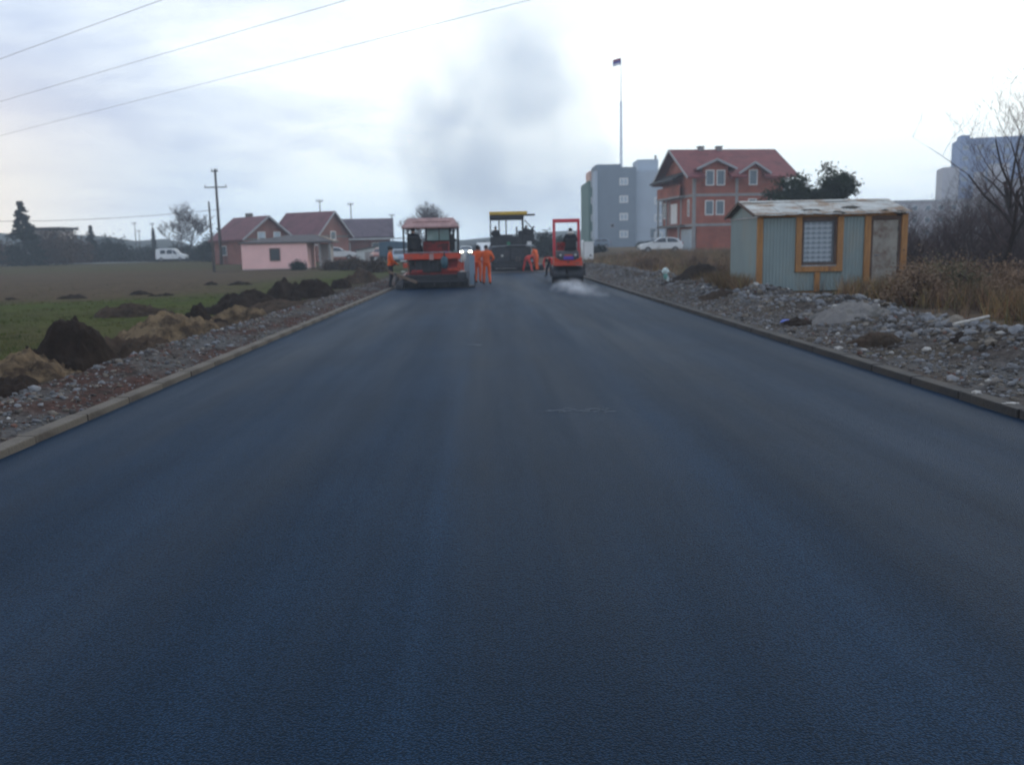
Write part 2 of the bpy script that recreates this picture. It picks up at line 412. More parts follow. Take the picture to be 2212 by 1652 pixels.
def asphalt_mat():
    m = bpy.data.materials.new('asphalt'); m.use_nodes = True; M['asphalt'] = m
    t = m.node_tree; b = t.nodes['Principled BSDF']; L = t.links.new
    def nd(ty, **kw):
        n = t.nodes.new(ty)
        for k, v in kw.items(): setattr(n, k, v)
        return n
    tcn = nd('ShaderNodeTexCoord'); O = tcn.outputs['Object']
    def mp(s):
        n = nd('ShaderNodeMapping'); n.inputs['Scale'].default_value = s; L(O, n.inputs[0]); return n.outputs[0]
    def ns(v, s, d=5, r=0.6):
        n = nd('ShaderNodeTexNoise'); L(v, n.inputs['Vector']); n.inputs['Scale'].default_value = s
        n.inputs['Detail'].default_value = d; n.inputs['Roughness'].default_value = r; return n.outputs[0]
    def rng(v, a, b_, c, d):
        n = nd('ShaderNodeMapRange'); L(v, n.inputs[0])
        for i, q in enumerate((a, b_, c, d)): n.inputs[i+1].default_value = q
        return n.outputs[0]
    def mul(a, b_):
        n = nd('ShaderNodeMath', operation='MULTIPLY'); L(a, n.inputs[0]); L(b_, n.inputs[1]); return n.outputs[0]
    lanes = rng(ns(mp((1, 0.03, 1)), 1.1, 4), 0.33, 0.67, 0.76, 1.28)     # streaks left along the paving direction
    patch = rng(ns(O, 0.35, 5), 0.3, 0.7, 0.82, 1.2)
    grain = rng(ns(O, 95, 4, 0.75), 0.32, 0.70, 0.35, 2.0)
    vor = nd('ShaderNodeTexVoronoi'); L(O, vor.inputs['Vector']); vor.inputs['Scale'].default_value = 110
    speck = rng(vor.outputs['Distance'], 0.0, 0.7, 1.5, 0.5)
    sx_ = nd('ShaderNodeSeparateXYZ'); L(O, sx_.inputs[0])
    wob = nd('ShaderNodeMath', operation='MULTIPLY_ADD'); L(ns(mp((.3, .12, 1)), 1.0, 3), wob.inputs[0]); wob.inputs[1].default_value = .5; L(sx_.outputs[0], wob.inputs[2])
    def band(xc, w_, amt):                       # pale strips: the joint between two paving passes and a roller edge
        d = nd('ShaderNodeMath', operation='SUBTRACT'); L(wob.outputs[0], d.inputs[0]); d.inputs[1].default_value = xc + .25
        a_ = nd('ShaderNodeMath', operation='ABSOLUTE'); L(d.outputs[0], a_.inputs[0])
        return rng(a_.outputs[0], 0.0, w_, 1 + amt, 1.0)
    lanes = mul(mul(lanes, band(-.38, .10, .20)), mul(band(1.55, .4, .14), band(3.4, .3, .10)))
    k = mul(mul(lanes, patch), mul(grain, speck))
    s_ = nd('ShaderNodeVectorMath', operation='SCALE'); s_.inputs[0].default_value = (0.0094, 0.0262, 0.0530); L(k, s_.inputs['Scale'])
    L(s_.outputs[0], b.inputs['Base Color'])
    rr = rng(ns(mp((1, 0.05, 1)), 0.9, 4), 0.3, 0.7, 0.50, 0.68)
    L(rr, b.inputs['Roughness']); b.inputs['Specular IOR Level'].default_value = 0.09; b.inputs['Specular Tint'].default_value = (0.35, 0.68, 1.0, 1)
    bp = nd('ShaderNodeBump'); bp.inputs['Strength'].default_value = 1.0; bp.inputs['Distance'].default_value = 0.006
    h = nd('ShaderNodeMath', operation='ADD'); L(ns(O, 130, 3, 0.7), h.inputs[0]); L(vor.outputs['Distance'], h.inputs[1])
    L(h.outputs[0], bp.inputs['Height']); L(bp.outputs[0], b.inputs['Normal'])
asphalt_mat()

# ------------------------------------------------------------------ terrain
XL, XR = -3.98, 4.68                    # road edges
KW = 0.165
def road_z(y): return 0.6*ss(60, 140, y)
def zt(x, y):
    zr = road_z(y)
    if x < XL:
        t = XL - KW - x
        z = zr - 0.02 - 0.15*ss(1.2, 4.0, t)
    elif x > XR:
        t = x - XR - KW
        z = zr + 0.06 + 0.14*ss(0.4, 2.6, t) + 0.5*ss(36, 84, y)*ss(7, 16, x)
    else: return zr - 0.25
    a = ss(0.2, 3, t)
    return z + a*(0.07*fbm(x*0.22, y*0.22, 1.3) + 0.03*fbm(x*1.1, y*1.1, 4.0))

def gaxis(dense0, dense1, step, lo, hi, g=1.16):
    a = list(np.arange(dense0, dense1 + 1e-6, step)); s = step; p = dense1
    while p < hi: s *= g; p += s; a.append(p)
    s = step; p = dense0
    while p > lo: s *= g; p -= s; a.insert(0, p)
    return a
random.seed(5)
xs = gaxis(-14, 16, 0.33, -2600, 2600); ys = gaxis(5, 46, 0.4, -60, 3200, 1.10)
V = []; col_ = []
GREEN, OLIVE, BROWN = (0.050, 0.064, 0.014), (0.062, 0.058, 0.022), (0.080, 0.056, 0.036)
TAN, RUBB, DIRT = (0.12, 0.085, 0.052), (0.09, 0.08, 0.07), (0.055, 0.043, 0.034)
def mixc(a, b, t): return tuple(p + (q - p)*t for p, q in zip(a, b))
for y in ys:
    for x in xs:
        V.append((x, y, zt(x, y)))
        n1 = fbm(x*0.13, y*0.13, 9.0); n2 = fbm(x*0.7, y*0.7, 3.0)
        if x < 0:
            c = mixc(GREEN, OLIVE, min(1, max(0, 0.25 + 0.7*n1)))
            c = mixc(c, BROWN, ss(30, 40, y + 5*n1)*ss(-9, -17, x + 3*n1)*0.95)
            c = mixc(c, OLIVE, ss(78, 100, y)*0.7)
            c = mixc(c, DIRT, ss(-7.6, -6.4, x + 0.8*n2))
            c = mixc(c, DIRT, 0.6*ss(0.30, 0.6, n2))
        else:
            c = mixc(TAN, DIRT, min(1, max(0, 0.35 + 0.8*n1)))
            c = mixc(c, RUBB, ss(8.5, 6.5, x)*ss(70, 40, y))
            c = mixc(c, OLIVE, 0.5*ss(0.1, 0.5, n2))
        col_.append(c)
nx, ny = len(xs), len(ys)
I = np.arange(nx*ny).reshape(ny, nx)
Fq = np.stack([I[:-1, :-1], I[:-1, 1:], I[1:, 1:], I[1:, :-1]], -1).reshape(-1, 4)
tag(obj_np('ground', V, Fq, M['ground'], col_, smooth=True), kind='structure')

# road sheet
def strip(name, x0, x1, yv, dz, m, nxs=2, zf=road_z):
    V = []; X = np.linspace(x0, x1, nxs)
    for y in yv:
        for x in X: V.append((x, y, zf(y) + dz))
    I = np.arange(len(V)).reshape(len(yv), nxs)
    return obj_np(name, V, np.stack([I[:-1, :-1], I[:-1, 1:], I[1:, 1:], I[1:, :-1]], -1).reshape(-1, 4), m)
tag(strip('road', XL - 0.02, XR + 0.02, list(np.arange(-30, 60, 2.0)) + list(np.arange(60, 420, 6.0)), 0.0, M['asphalt'], 8), kind='structure')
# freshly laid black mat in front of the far paver
mt = MB()
for (x0, x1, y0, y1) in ((-0.1, 4.66, 55.2, 60.5),): mt.span(x0, x1, y0, y1, 0.004, 0.03)
tag(mt.build('asphalt_mat', M['wet_soil_strip'], bevel=0.01), kind='structure')

# side road across the back of the field
sr = []
for x in np.linspace(-260, -5, 40):
    sr += [(x, 136.0, zt(x, 136.0) + 0.12), (x, 142.5, zt(x, 142.5) + 0.12)]
I = np.arange(len(sr)).reshape(-1, 2)
sr_o = obj_np('side_road', sr, np.stack([I[:-1, 0], I[1:, 0], I[1:, 1], I[:-1, 1]], -1), M['concrete']); tag(sr_o, kind='structure')

# kerbs, one stone each metre
def kerb(side, m, y0=4.0, y1=66.0):
    root = thing('kerb', None, None); tag(root, kind='structure')
    protos = []
    for k in range(4):
        b = MB(); b.box((0, 0, 0), (KW, 0.985, 0.30)); o = b.build('kerb_stone', m, root, bevel=0.014)
        protos.append(o)
    rnd = random.Random(side); y = y0; i = 0
    while y < y1:
        o = protos[i] if i < 4 else protos[i % 4].copy()
        if i >= 4: C.objects.link(o); o.parent = root
        x = (XL - KW/2 - 0.005) if side < 0 else (XR + KW/2 + 0.005)
        top = 0.07 if side < 0 else 0.085
        o.location = (x + rnd.uniform(-0.004, 0.004), y, road_z(y) + top - 0.15 + rnd.uniform(-0.003, 0.003))
        o.rotation_euler = (rnd.uniform(-0.004, 0.004), rnd.uniform(-0.008, 0.008), rnd.uniform(-0.006, 0.006))
        y += 1.0; i += 1
kerb(-1, M['kerb_stone']); kerb(1, M['kerb_dark'])

# gravel verges
def verge_z(side, x, y):
    t = (XL - KW - x) if side < 0 else (x - XR - KW)
    W = 1.55 if side < 0 else 3.6
    z = road_z(y) + 0.045
    if side < 0:
        z += 0.03*ss(0, .5, t) - 0.16*ss(W - 0.3, W, t) + 0.10*ss(0.3, 0.9, t)*ss(W, .9, t)*(0.5 + fbm(x*.6, y*.35, 7))
    else:
        z += 0.03 + 0.17*ss(0.5, 2.4, t) - 0.30*ss(W - 0.6, W, t)
        z += 0.22*ss(1.0, 1.9, t)*ss(W, W - 1.2, t)*max(0, 0.25 + fbm(x*.7, y*.45, 2.2))   # ridge of pushed-up rubble
    return z + ss(0, .25, t)*(0.035*fbm(x*2.2, y*2.2, 5) + 0.016*fbm(x*7, y*7, 8))
def verge(side):
    W = 1.55 if side < 0 else 3.6
    ts = np.arange(0, W + 0.01, 0.09); yv = list(np.arange(4, 30, 0.11)) + list(np.arange(30, 68, 0.3))
    V = []; cc = []
    for y in yv:
        for t in ts:
            x = (XL - KW - t) if side < 0 else (XR + KW + t)
            V.append((x, y, verge_z(side, x, y)))
            n = fbm(x*0.8, y*0.5, 2); n2 = fbm(x*5, y*5, 6)
            c = mixc((0.078, 0.062, 0.052), (0.098, 0.095, 0.092), min(1, max(0, 0.5 + n)))
            if side < 0: c = mixc(c, (0.070, 0.041, 0.034), ss(0.0, .5, -n + 0.35*ss(0.7, 0.2, t)))
            else: c = mixc(c, (0.080, 0.066, 0.050), ss(0.1, .6, fbm(x*.5, y*.5, 12)))
            cc.append(mixc(c, (0.036, 0.031, 0.028), ss(0.1, 0.6, n2)))
    I = np.arange(len(V)).reshape(len(yv), len(ts))
    o = obj_np('gravel_verge', V, np.stack([I[:-1, :-1], I[:-1, 1:], I[1:, 1:], I[1:, :-1]], -1).reshape(-1, 4), M['gravel_fine'], cc)
    return tag(o, kind='structure')
vergeL, vergeR = verge(-1), verge(1)

def rock_data(seed, sub=1):
    bm = bmesh.new(); bmesh.ops.create_icosphere(bm, subdivisions=sub, radius=1.0)
    r = random.Random(seed); sq = (r.uniform(.8, 1.3), r.uniform(.7, 1.1), r.uniform(.45, .8))
    for v in bm.verts:
        k = 1 + 0.38*mnoise.noise(v.co*1.5 + Vector((seed*7.1, 0, 0))) + r.uniform(-.13, .13)
        v.co = Vector((v.co.x*sq[0], v.co.y*sq[1], v.co.z*sq[2]))*k
    # flatten a side or two so the stone reads as broken
    for _ in range(3):
        n = Vector((r.uniform(-1, 1), r.uniform(-1, 1), r.uniform(-.3, 1))).normalized(); d = r.uniform(.5, .75)
        for v in bm.verts:
            e = v.co.dot(n) - d
            if e > 0: v.co -= n*e*0.9
    bm.verts.ensure_lookup_table()
    V = np.array([v.co[:] for v in bm.verts]); Fc = np.array([[q.index for q in f.verts] for f in bm.faces]); bm.free()
    return V, Fc
ROCKS = [rock_data(s) for s in range(10)]
def rot_np(r):
    return np.array(Euler((r.uniform(-.6, .6), r.uniform(-.6, .6), r.uniform(0, 6.28))).to_matrix())
STONE_COLS = [(0.195, 0.198, 0.205), (0.135, 0.137, 0.142), (0.15, 0.13, 0.108), (0.085, 0.076, 0.070), (0.21, 0.19, 0.165), (0.34, 0.33, 0.31), (0.135, 0.076, 0.060)]
def stones(name, spots, seed, parent=None, weights=(5, 5, 3, 4, 2, .5, 1)):
    r = random.Random(seed); Vs = []; Fs = []; Cs = []; b = 0
    for (x, y, z, s) in spots:
        V, Fc = ROCKS[r.randrange(10)]
        Q = (V*s) @ rot_np(r).T + np.array([x, y, z])
        c = r.choices(STONE_COLS, weights)[0]; k = r.uniform(.75, 1.2)
        Vs.append(Q); Fs.append(Fc + b); b += len(Q); Cs.append(np.tile(np.array(c)*k, (len(Q), 1)))
    o = obj_np(name, np.vstack(Vs), np.vstack(Fs), M['stone'], np.vstack(Cs), parent=parent)
    return o
rnd = random.Random(11)
spots = []
for i in range(8000):
    y = 4.5 + 50*rnd.random()**1.9; t = rnd.uniform(0.03, 1.5); x = XL - KW - t
    s = min(0.05, 0.007 + rnd.expovariate(1/0.009))*(1.0 + 0.4*ss(.3, 1.1, t)); spots.append((x, y, verge_z(-1, x, y) + s*.15, s))
tag(stones('gravel', spots, 1, vergeL, (4, 4, 4, 5, 1.5, .3, 3)), kind='stuff')
spots = []
for i in range(26000):
    y = 4.5 + 55*rnd.random()**1.8; t = rnd.uniform(0.05, 3.5)
    x = XR + KW + t
    ridge = ss(1.0, 1.9, t)*ss(3.6, 2.6, t)
    s = min(0.085, 0.008 + rnd.expovariate(1/(0.011 + 0.013*ridge))); spots.append((x, y, verge_z(1, x, y) + s*.2, s))
tag(stones('gravel', spots, 2, vergeR, (6, 5, 3, 4, 1.5, .5, .6)), kind='stuff')
# the larger stones, one object each
RM_ = []
for k in range(8):
    for mm in ('stone_grey', 'stone_grey', 'stone_tan', 'stone_dark'):
        V, Fc = ROCKS[k]; me = bpy.data.meshes.new('stone'); me.from_pydata(V.tolist(), [], Fc.tolist()); me.materials.append(M[mm]); RM_.append(me)
V, Fc = ROCKS[9]; me = bpy.data.meshes.new('stone'); me.from_pydata(V.tolist(), [], Fc.tolist()); me.materials.append(M['stone_pale']); RM_ += [me]
def big_stones(side, parent, n, seed):
    r = random.Random(seed)
    for i in range(n):
        y = 6.5 + 22*r.random()**1.5
        t = r.uniform(0.5, 1.45) if side < 0 else r.triangular(0.6, 3.4, 2.3)
        x = (XL - KW - t) if side < 0 else (XR + KW + t)
        s = r.uniform(0.035, 0.065) if side < 0 else r.triangular(0.05, 0.14, 0.06)*(0.6 + 0.5*ss(.8, 2.2, t))
        o = bpy.data.objects.new('stone', r.choice(RM_)); C.objects.link(o); o.parent = parent
        o.location = (x, y, verge_z(side, x, y) + s*.18); o.scale = (s, s, s)
        o.rotation_euler = (r.uniform(-.4, .4), r.uniform(-.4, .4), r.uniform(0, 6.28))
big_stones(-1, vergeL, 90, 21); big_stones(1, vergeR, 210, 22)

# ------------------------------------------------------------------ heaps of soil
def heap(name, label, cx, cy, rx_, ry_, h, m, seed, rough=0.25, peak=1.0, rz=0.0, zb=None, group=None, cat='heap'):
    z0 = (zt(cx, cy) if zb is None else zb)
    n = 64; V = []; Fc = []; idx = {}
    for j in range(n+1):
        for i in range(n+1):
            u, v_ = -1.35 + 2.7*i/n, -1.35 + 2.7*j/n; x, y = u*rx_, v_*ry_
            wu, wv_ = u + .30*fbm(u*1.4 + seed, v_*1.4, seed), v_ + .30*fbm(u*1.4, v_*1.4 + seed, seed + 9)
            f = math.hypot(wu, wv_)
            if f > 1.15: continue
            g = max(0.0, 1 - f)
            prof = (math.sqrt(.02 + 1) - math.sqrt(f*f + .02))/(math.sqrt(1.02) - math.sqrt(.02)) if peak < 1.4 else max(0, 1 - f*f)**1.25
            lump = .8*fbm(u*2.0 + seed*3, v_*2.0, seed) + .45*fbm(x*4.5 + seed, y*4.5, seed*2, 5)
            lump = math.tanh(lump*1.3)*.62
            z = h*max(prof, -.25) + rough*h*lump*min(1, g*3) + min(.085, .26*h)*min(1, g*5)*(abs(fbm(x*6, y*6, seed, 3)) + .7*abs(fbm(x*15, y*15, seed + 4, 2)) - .2)
            idx[(i, j)] = len(V); V.append((x, y, z - .05 - .25*max(0, f - .9)))
    for j in range(n):
        for i in range(n):
            q = [idx.get(k) for k in ((i, j), (i+1, j), (i+1, j+1), (i, j+1))]
            if None not in q: Fc.append(q)
    me = bpy.data.meshes.new(name); me.from_pydata(V, [], Fc); me.materials.append(m); me.shade_smooth()
    o = bpy.data.objects.new(name, me); C.objects.link(o); o.location = (cx, cy, z0); o.rotation_euler = (0, 0, rz)
    return tag(o, label, cat, group)
def heap_px(label, px, py, wpx, hpx, m, seed, deep=1.2, rough=.25, peak=1.0, name='soil_heap', dz=0.0):
    p = gr(px, py, -0.05); k = p.y/1876*1.02
    return heap(name, label, p.x, p.y + 0.5*wpx*k*deep*.5, wpx*k/2, wpx*k/2*deep, hpx*k*1.12, M[m], seed, rough, peak, zb=zt(p.x, p.y) - 0.02 + dz)
heap_px('tall dark brown cone-shaped soil heap, nearest on the left verge', 130, 806, 190, 104, 'soil_dark', 1.3, peak=.95)
heap_px('orange sandy soil bank at the left edge of the picture', 20, 832, 230, 52, 'soil_sand', 2.9, rough=.45, peak=1.6)
heap_px('low dark soil lump in front of the orange sandy bank', -20, 868, 190, 42, 'soil_dark', 3.7, rough=.4, peak=1.6)
heap_px('wide tan sandy soil heap beside the tall dark cone', 345, 738, 240, 54, 'soil_sand', 4.4, rough=.35, peak=1.6)
heap_px('brown soil spill between the dark cone and the tan heap', 258, 770, 210, 36, 'soil_brown', 5.2, rough=.4, peak=1.6)
heap_px('dark lumpy soil heap leaning on the tan sandy heaps', 418, 714, 130, 56, 'soil_dark', 6.1, rough=.35, peak=1.1)
heap_px('small tan sandy heap with pale clods, beyond the dark lump', 496, 698, 170, 36, 'soil_sand', 7.7, rough=.45, peak=1.6)
heap_px('broad dark brown soil heap in the middle of the left row', 525, 666, 190, 40, 'soil_dark', 8.2, rough=.35, peak=1.6)
heap_px('highest dark soil heap in front of the pink house', 612, 644, 150, 48, 'soil_dark', 9.6, rough=.4, peak=1.3)
heap_px('dark soil heap at the far end of the long left row', 676, 642, 120, 34, 'soil_dark', 10.3, rough=.4, peak=1.5)
heap_px('small round dark soil heap near the far kerb', 732, 622, 56, 20, 'soil_dark', 11.8, rough=.3, peak=1.4)
heap_px('flat dark soil heap beside the worker at the left kerb', 778, 612, 96, 26, 'soil_brown', 12.4, rough=.4, peak=1.6)
heap_px('low brown soil spill joining the tan heaps on the left verge', 440, 728, 230, 22, 'soil_brown', 14.2, rough=.5, peak=1.6)
heap_px('low brown soil spill in front of the far dark heaps', 590, 668, 220, 18, 'soil_brown', 15.6, rough=.5, peak=1.6)
heap_px('low long dark clod line in the green field', 270, 674, 190, 24, 'soil_brown', 13.1, deep=.5, rough=.45, peak=1.6)
for i, (px, py, wp, hp, lab) in enumerate([
    (150, 640, 90, 8, 'thin dark clod patch in the field, left of the others'), (300, 632, 70, 9, 'thin dark clod patch in the middle of the green field'),
    (345, 634, 60, 7, 'thin dark clod patch right of the middle of the field'), (455, 612, 36, 7, 'small dark clod patch at the foot of the short pole'),
    (515, 612, 54, 7, 'dark clod patch in the grass in front of the pink house'), (20, 644, 50, 7, 'dark clod patch at the left edge of the field')]):
    heap_px(lab, px, py, wp, hp, 'soil_dark', 20.5 + i*1.7, deep=.6, rough=.5, peak=1.6, name='clod_patch')
# right side
def heapz(label, px, py, z, wpx, hpx, m, seed, deep=1.0, rough=.3, peak=1.6, name='soil_heap'):
    p = gr(px, py, z); k = p.y/1876*1.02
    return heap(name, label, p.x, p.y, wpx*k/2, wpx*k/2*deep, hpx*k*1.1, M[m], seed, rough, peak, zb=z - 0.04)
heapz('dark brown soil bank behind the white and green litter', 1524, 608, 0.22, 160, 34, 'soil_dark', 31.2)
heapz('long dark soil bank running up to the grey shed', 1585, 618, 0.2, 130, 30, 'soil_dark', 33.9)
heapz('grey earth and gravel mound in front of the shed door', 1848, 690, 0.16, 210, 38, 'concrete_dark', 35.4, rough=.22)
heapz('low dark earth lump at the left corner of the shed', 1560, 640, 0.18, 110, 16, 'soil_brown', 36.6)
heapz('dark lump painted as a shadow gap in the grey rubble near the right edge', 2085, 735, 0.22, 110, 26, 'soil_dark', 38.1)  # dark colour stands in for shadow between the rubble stones
heapz('dark lump painted as a shadow gap in the rubble in front of the grey mound', 1895, 724, 0.22, 100, 16, 'soil_brown', 39.5)  # brown tone paints a shaded gap in the rubble, no separate heap
heapz('dark lump painted as a shadow gap beside the kerb under the shed', 1722, 694, 0.14, 80, 14, 'soil_dark', 41.5)  # low dark lump in place of the shade between stones

# ------------------------------------------------------------------ buildings
def window(parent, c, w_, h_, n, m_frame='pvc', m_pane='house_glass', mull=False, sill=False, fw=0.09, proud=0.05):
    """frame + pane on a wall whose outward normal is n (unit, horizontal, local coords); c = centre on the wall surface"""
    n = Vector((n[0], n[1], 0)).normalized(); u = Vector((-n.y, n.x, 0)); z = Vector((0, 0, 1)); c = Vector(c)
    b = MB(); q = c + n*(proud/2)
    for sx in (-1, 1): b.bar(q + u*sx*(w_/2 - fw/2) - z*(h_/2), q + u*sx*(w_/2 - fw/2) + z*(h_/2), fw, proud, up=n)
    for sz in (-1, 1): b.bar(q + z*sz*(h_/2 - fw/2) - u*(w_/2 - fw), q + z*sz*(h_/2 - fw/2) + u*(w_/2 - fw), proud, fw)
    if mull: b.bar(q - z*(h_/2 - fw), q + z*(h_/2 - fw), fw*.8, proud*.9, up=n)
    f = b.build('window', M[m_frame], parent, bevel=0.0)
    p = MB(); d = c + n*0.012
    a_, e_ = w_/2 - fw*.6, h_/2 - fw*.6
    p.add([d - u*a_ - z*e_, d + u*a_ - z*e_, d + u*a_ + z*e_, d - u*a_ + z*e_] + [d - n*0.03 - u*a_ - z*e_, d - n*0.03 + u*a_ - z*e_, d - n*0.03 + u*a_ + z*e_, d - n*0.03 - u*a_ + z*e_],
          [(0, 1, 2, 3), (7, 6, 5, 4), (0, 4, 5, 1), (1, 5, 6, 2), (2, 6, 7, 3), (3, 7, 4, 0)])
    p.build('pane', M[m_pane], f)
    if sill:
        s_ = MB(); s_.bar(c + n*0.07 - u*(w_/2 + .05) - z*(h_/2 + .04), c + n*0.07 + u*(w_/2 + .05) - z*(h_/2 + .04), 0.14, 0.05); s_.build('sill', M['concrete'], f)
    return f

def gable_roof(parent, x0, x1, y0, y1, ze, zr, over, m, th=0.16, axis='x', over_end=None, yr=None, fascia='fascia', gaps=()):
    """two slabs; ridge along local x at y=yr"""
    oe = over if over_end is None else over_end
    yr = (y0 + y1)/2 if yr is None else yr
    b = MB()
    for (ye, sgn) in ((y0, -1), (y1, 1)):
        sl_ = (zr - ze)/abs(yr - ye); yo = ye + sgn*over; zo = ze - over*sl_
        poly = [(yr, zr), (yr, zr - th*.0 + th), (yo, zo + th), (yo, zo)] if sgn < 0 else [(yr, zr), (yo, zo), (yo, zo + th), (yr, zr + th)]
        if sgn < 0 and gaps:                    # the roof opens where dormers stand
            xe = x0 - oe
            for (ga, gb, gap_y) in list(gaps) + [(x1 + oe, None, 0)]:
                zg = ze + (gap_y - y0)*sl_
                b.prism(poly, 'x', xe, ga)
                if gb is not None:
                    b.prism([(yr, zr), (yr, zr + th), (gap_y, zg + th), (gap_y, zg)], 'x', ga, gb); xe = gb
        else: b.prism(poly, 'x', x0 - oe, x1 + oe)
    r = b.build('roof', M[m], parent)
    for xe in (x0 - oe - .025, x1 + oe + .025):
        for (ye, sgn) in ((y0, -1), (y1, 1)):
            sl_ = (zr - ze)/abs(yr - ye); yo = ye + sgn*over; zo = ze - over*sl_
            fb = MB(); fb.bar((xe, yr, zr + th*.45), (xe, yo, zo + th*.45), 0.05, th + .06); fb.build('barge_board', M[fascia], r)
    return r
def gable_walls(parent, x0, x1, y0, y1, z0, ze, zr, m, yr=None, name='wall'):
    yr = (y0 + y1)/2 if yr is None else yr
    b = MB(); b.prism([(y0, z0), (y1, z0), (y1, ze), (yr, zr), (y0, ze)], 'x', x0, x1)
    return b.build(name, M[m], parent)

# --- three-storey orange brick house
pc = at(1496, 547, 84.0)
HZ = 0.62
H = thing('brick_house', 'three-storey unfinished orange brick house with red tiled roof and two dormers', 'house', (pc.x, 84.0, HZ), rad(7))
HW, HD, Z1, Z2, Z3, ZE, ZR = 9.3, 9.2, 2.75, 5.55, 7.6, 7.55, 10.1
wl_ = MB(); wl_.span(0, HW, 0, HD, Z1, ZE); wl_.build('wall', M['brick_orange'], H)
wl_ = MB(); wl_.prism([(0, ZE), (HD, ZE), (HD/2, ZR - .05)], 'x', 0.02, HW - .02); wl_.build('gable', M['brick_orange'], H)
wl_ = MB(); wl_.span(0.35, HW, 0.0, HD, -0.6, Z1); wl_.build('ground_floor_wall', M['brick_orange'], H)
cb = MB()
for z in (Z1, Z2):
    cb.span(-.03, HW + .03, -.03, HD + .03, z - .13, z + .13)
cb.build('floor_band', M['concrete'], H)
for x in (0.12, 4.35, HW - .14):
    for (za, zb_) in ((Z1 + .13, Z2 - .13), (Z2 + .13, ZE - .1), (-.6, Z1 - .13)):
        c_ = MB(); c_.span(x - .15, x + .15, -.035, .2, za, zb_); c_.build('column', M['concrete'], H)
for y in (3.4, 6.9, HD - .15):
    c_ = MB(); c_.span(-.04, .2, y - .15, y + .15, Z1 + .13, Z2 - .13); c_.build('column', M['concrete'], H)
rf = gable_roof(H, 0, HW, 0, HD, ZE, ZR, 0.95, 'tile_red', th=.17, over_end=.9, gaps=((.9, 3.4, 1.05), (5.07, 6.83, .62)))
for (x, wid, wins) in ((2.15, 2.5, 2), (5.95, 1.75, 1)):      # dormers
    zt_ = 8.75 if wins == 2 else 8.45
    d = MB(); d.prism([(x - wid/2, 6.35), (x + wid/2, 6.35), (x + wid/2, zt_ - .55), (x, zt_ + .0), (x - wid/2, zt_ - .55)], 'y', -.06, 3.4)
    dd = d.build('dormer', M['brick_orange'], H)
    rr = MB()
    for s_ in (-1, 1):
        ex = x + s_*(wid/2 + .75); k = .55/(wid/2); ze_ = zt_ - .0 - (wid/2 + .75)*k
        rr.prism([(x, zt_), (ex, ze_), (ex, ze_ + .13), (x, zt_ + .13)], 'y', -.55, 3.6)
    rr.build('dormer_roof', M['tile_red'], dd)
    for s_ in (-1, 1):
        ex = x + s_*(wid/2 + .75); k = .55/(wid/2); ze_ = zt_ - (wid/2 + .75)*k
        fb = MB(); fb.bar((x, -.575, zt_ + .06), (ex, -.575, ze_ + .06), .05, .2); fb.build('barge_board', M['fascia'], dd)
    for k in range(wins):
        xx = x + ((k - .5)*1.08 if wins == 2 else 0)
        window(H, (xx, -.065, 7.15), .86, 1.45, (0, -1))
for k in (0, 1): window(H, (2.15 + (k - .5)*1.08, 0, 4.35), .86, 1.4, (0, -1))
window(H, (5.95, 0, 4.6), .86, 1.1, (0, -1))
window(H, (7.9, 0, 4.35), .86, 1.4, (0, -1))
for y in (1.2, 8.2): window(H, (0, y, 4.4), .5 if y < 2 else 1.2, 1.6, (-1, 0))
bd = MB(); bd.span(-.05, .0, 4.5, 6.4, 3.0, 5.0); bd.build('balcony_door', M['pvc'], H)
sb = MB(); sb.span(-.62, -.06, 2.2, HD, Z1 - .12, Z1 + .1); bs = sb.build('balcony', M['concrete_dark'], H)
for y in (2.6, 6.4, HD - .1):
    p_ = MB(); p_.span(-.58, -.42, y - .09, y + .09, -.6, Z1 - .12); p_.build('balcony_post', M['concrete'], H)
    if y > 3: p_ = MB(); p_.span(-.58, -.44, y - .07, y + .07, Z1 + .1, Z2); p_.build('balcony_post', M['concrete'], H)
sb = MB(); sb.span(-.62, -.06, 2.2, HD, Z2 - .1, Z2 + .1); sb.build('balcony', M['concrete'], H)
sb = MB(); sb.span(-.60, -.50, 2.3, HD, Z2 + .1, Z2 + 1.1); sb.build('parapet', M['brick_orange'], H)
er = MB(); er.prism([(-1.25, 7.1), (-.1, 7.75), (-.1, 7.92), (-1.25, 7.27)], 'y', 2.4, HD + .6); er.build('balcony_roof', M['wood_dark'], H)
gl = MB(); gl.span(.30, .34, .6, 4.2, .1, 2.4); gl.build('shop_window', M['pale_glass'], H)
for x in (2.4, 4.3):
    ch = MB(); ch.span(x - .26, x + .26, HD/2 - .26, HD/2 + .26, ZR - .3, ZR + .38); o = ch.build('chimney', M['concrete'], rf)
    ch = MB(); ch.span(x - .34, x + .34, HD/2 - .34, HD/2 + .34, ZR + .383, ZR + .46); ch.build('chimney_cap', M['wood_dark'], rf)

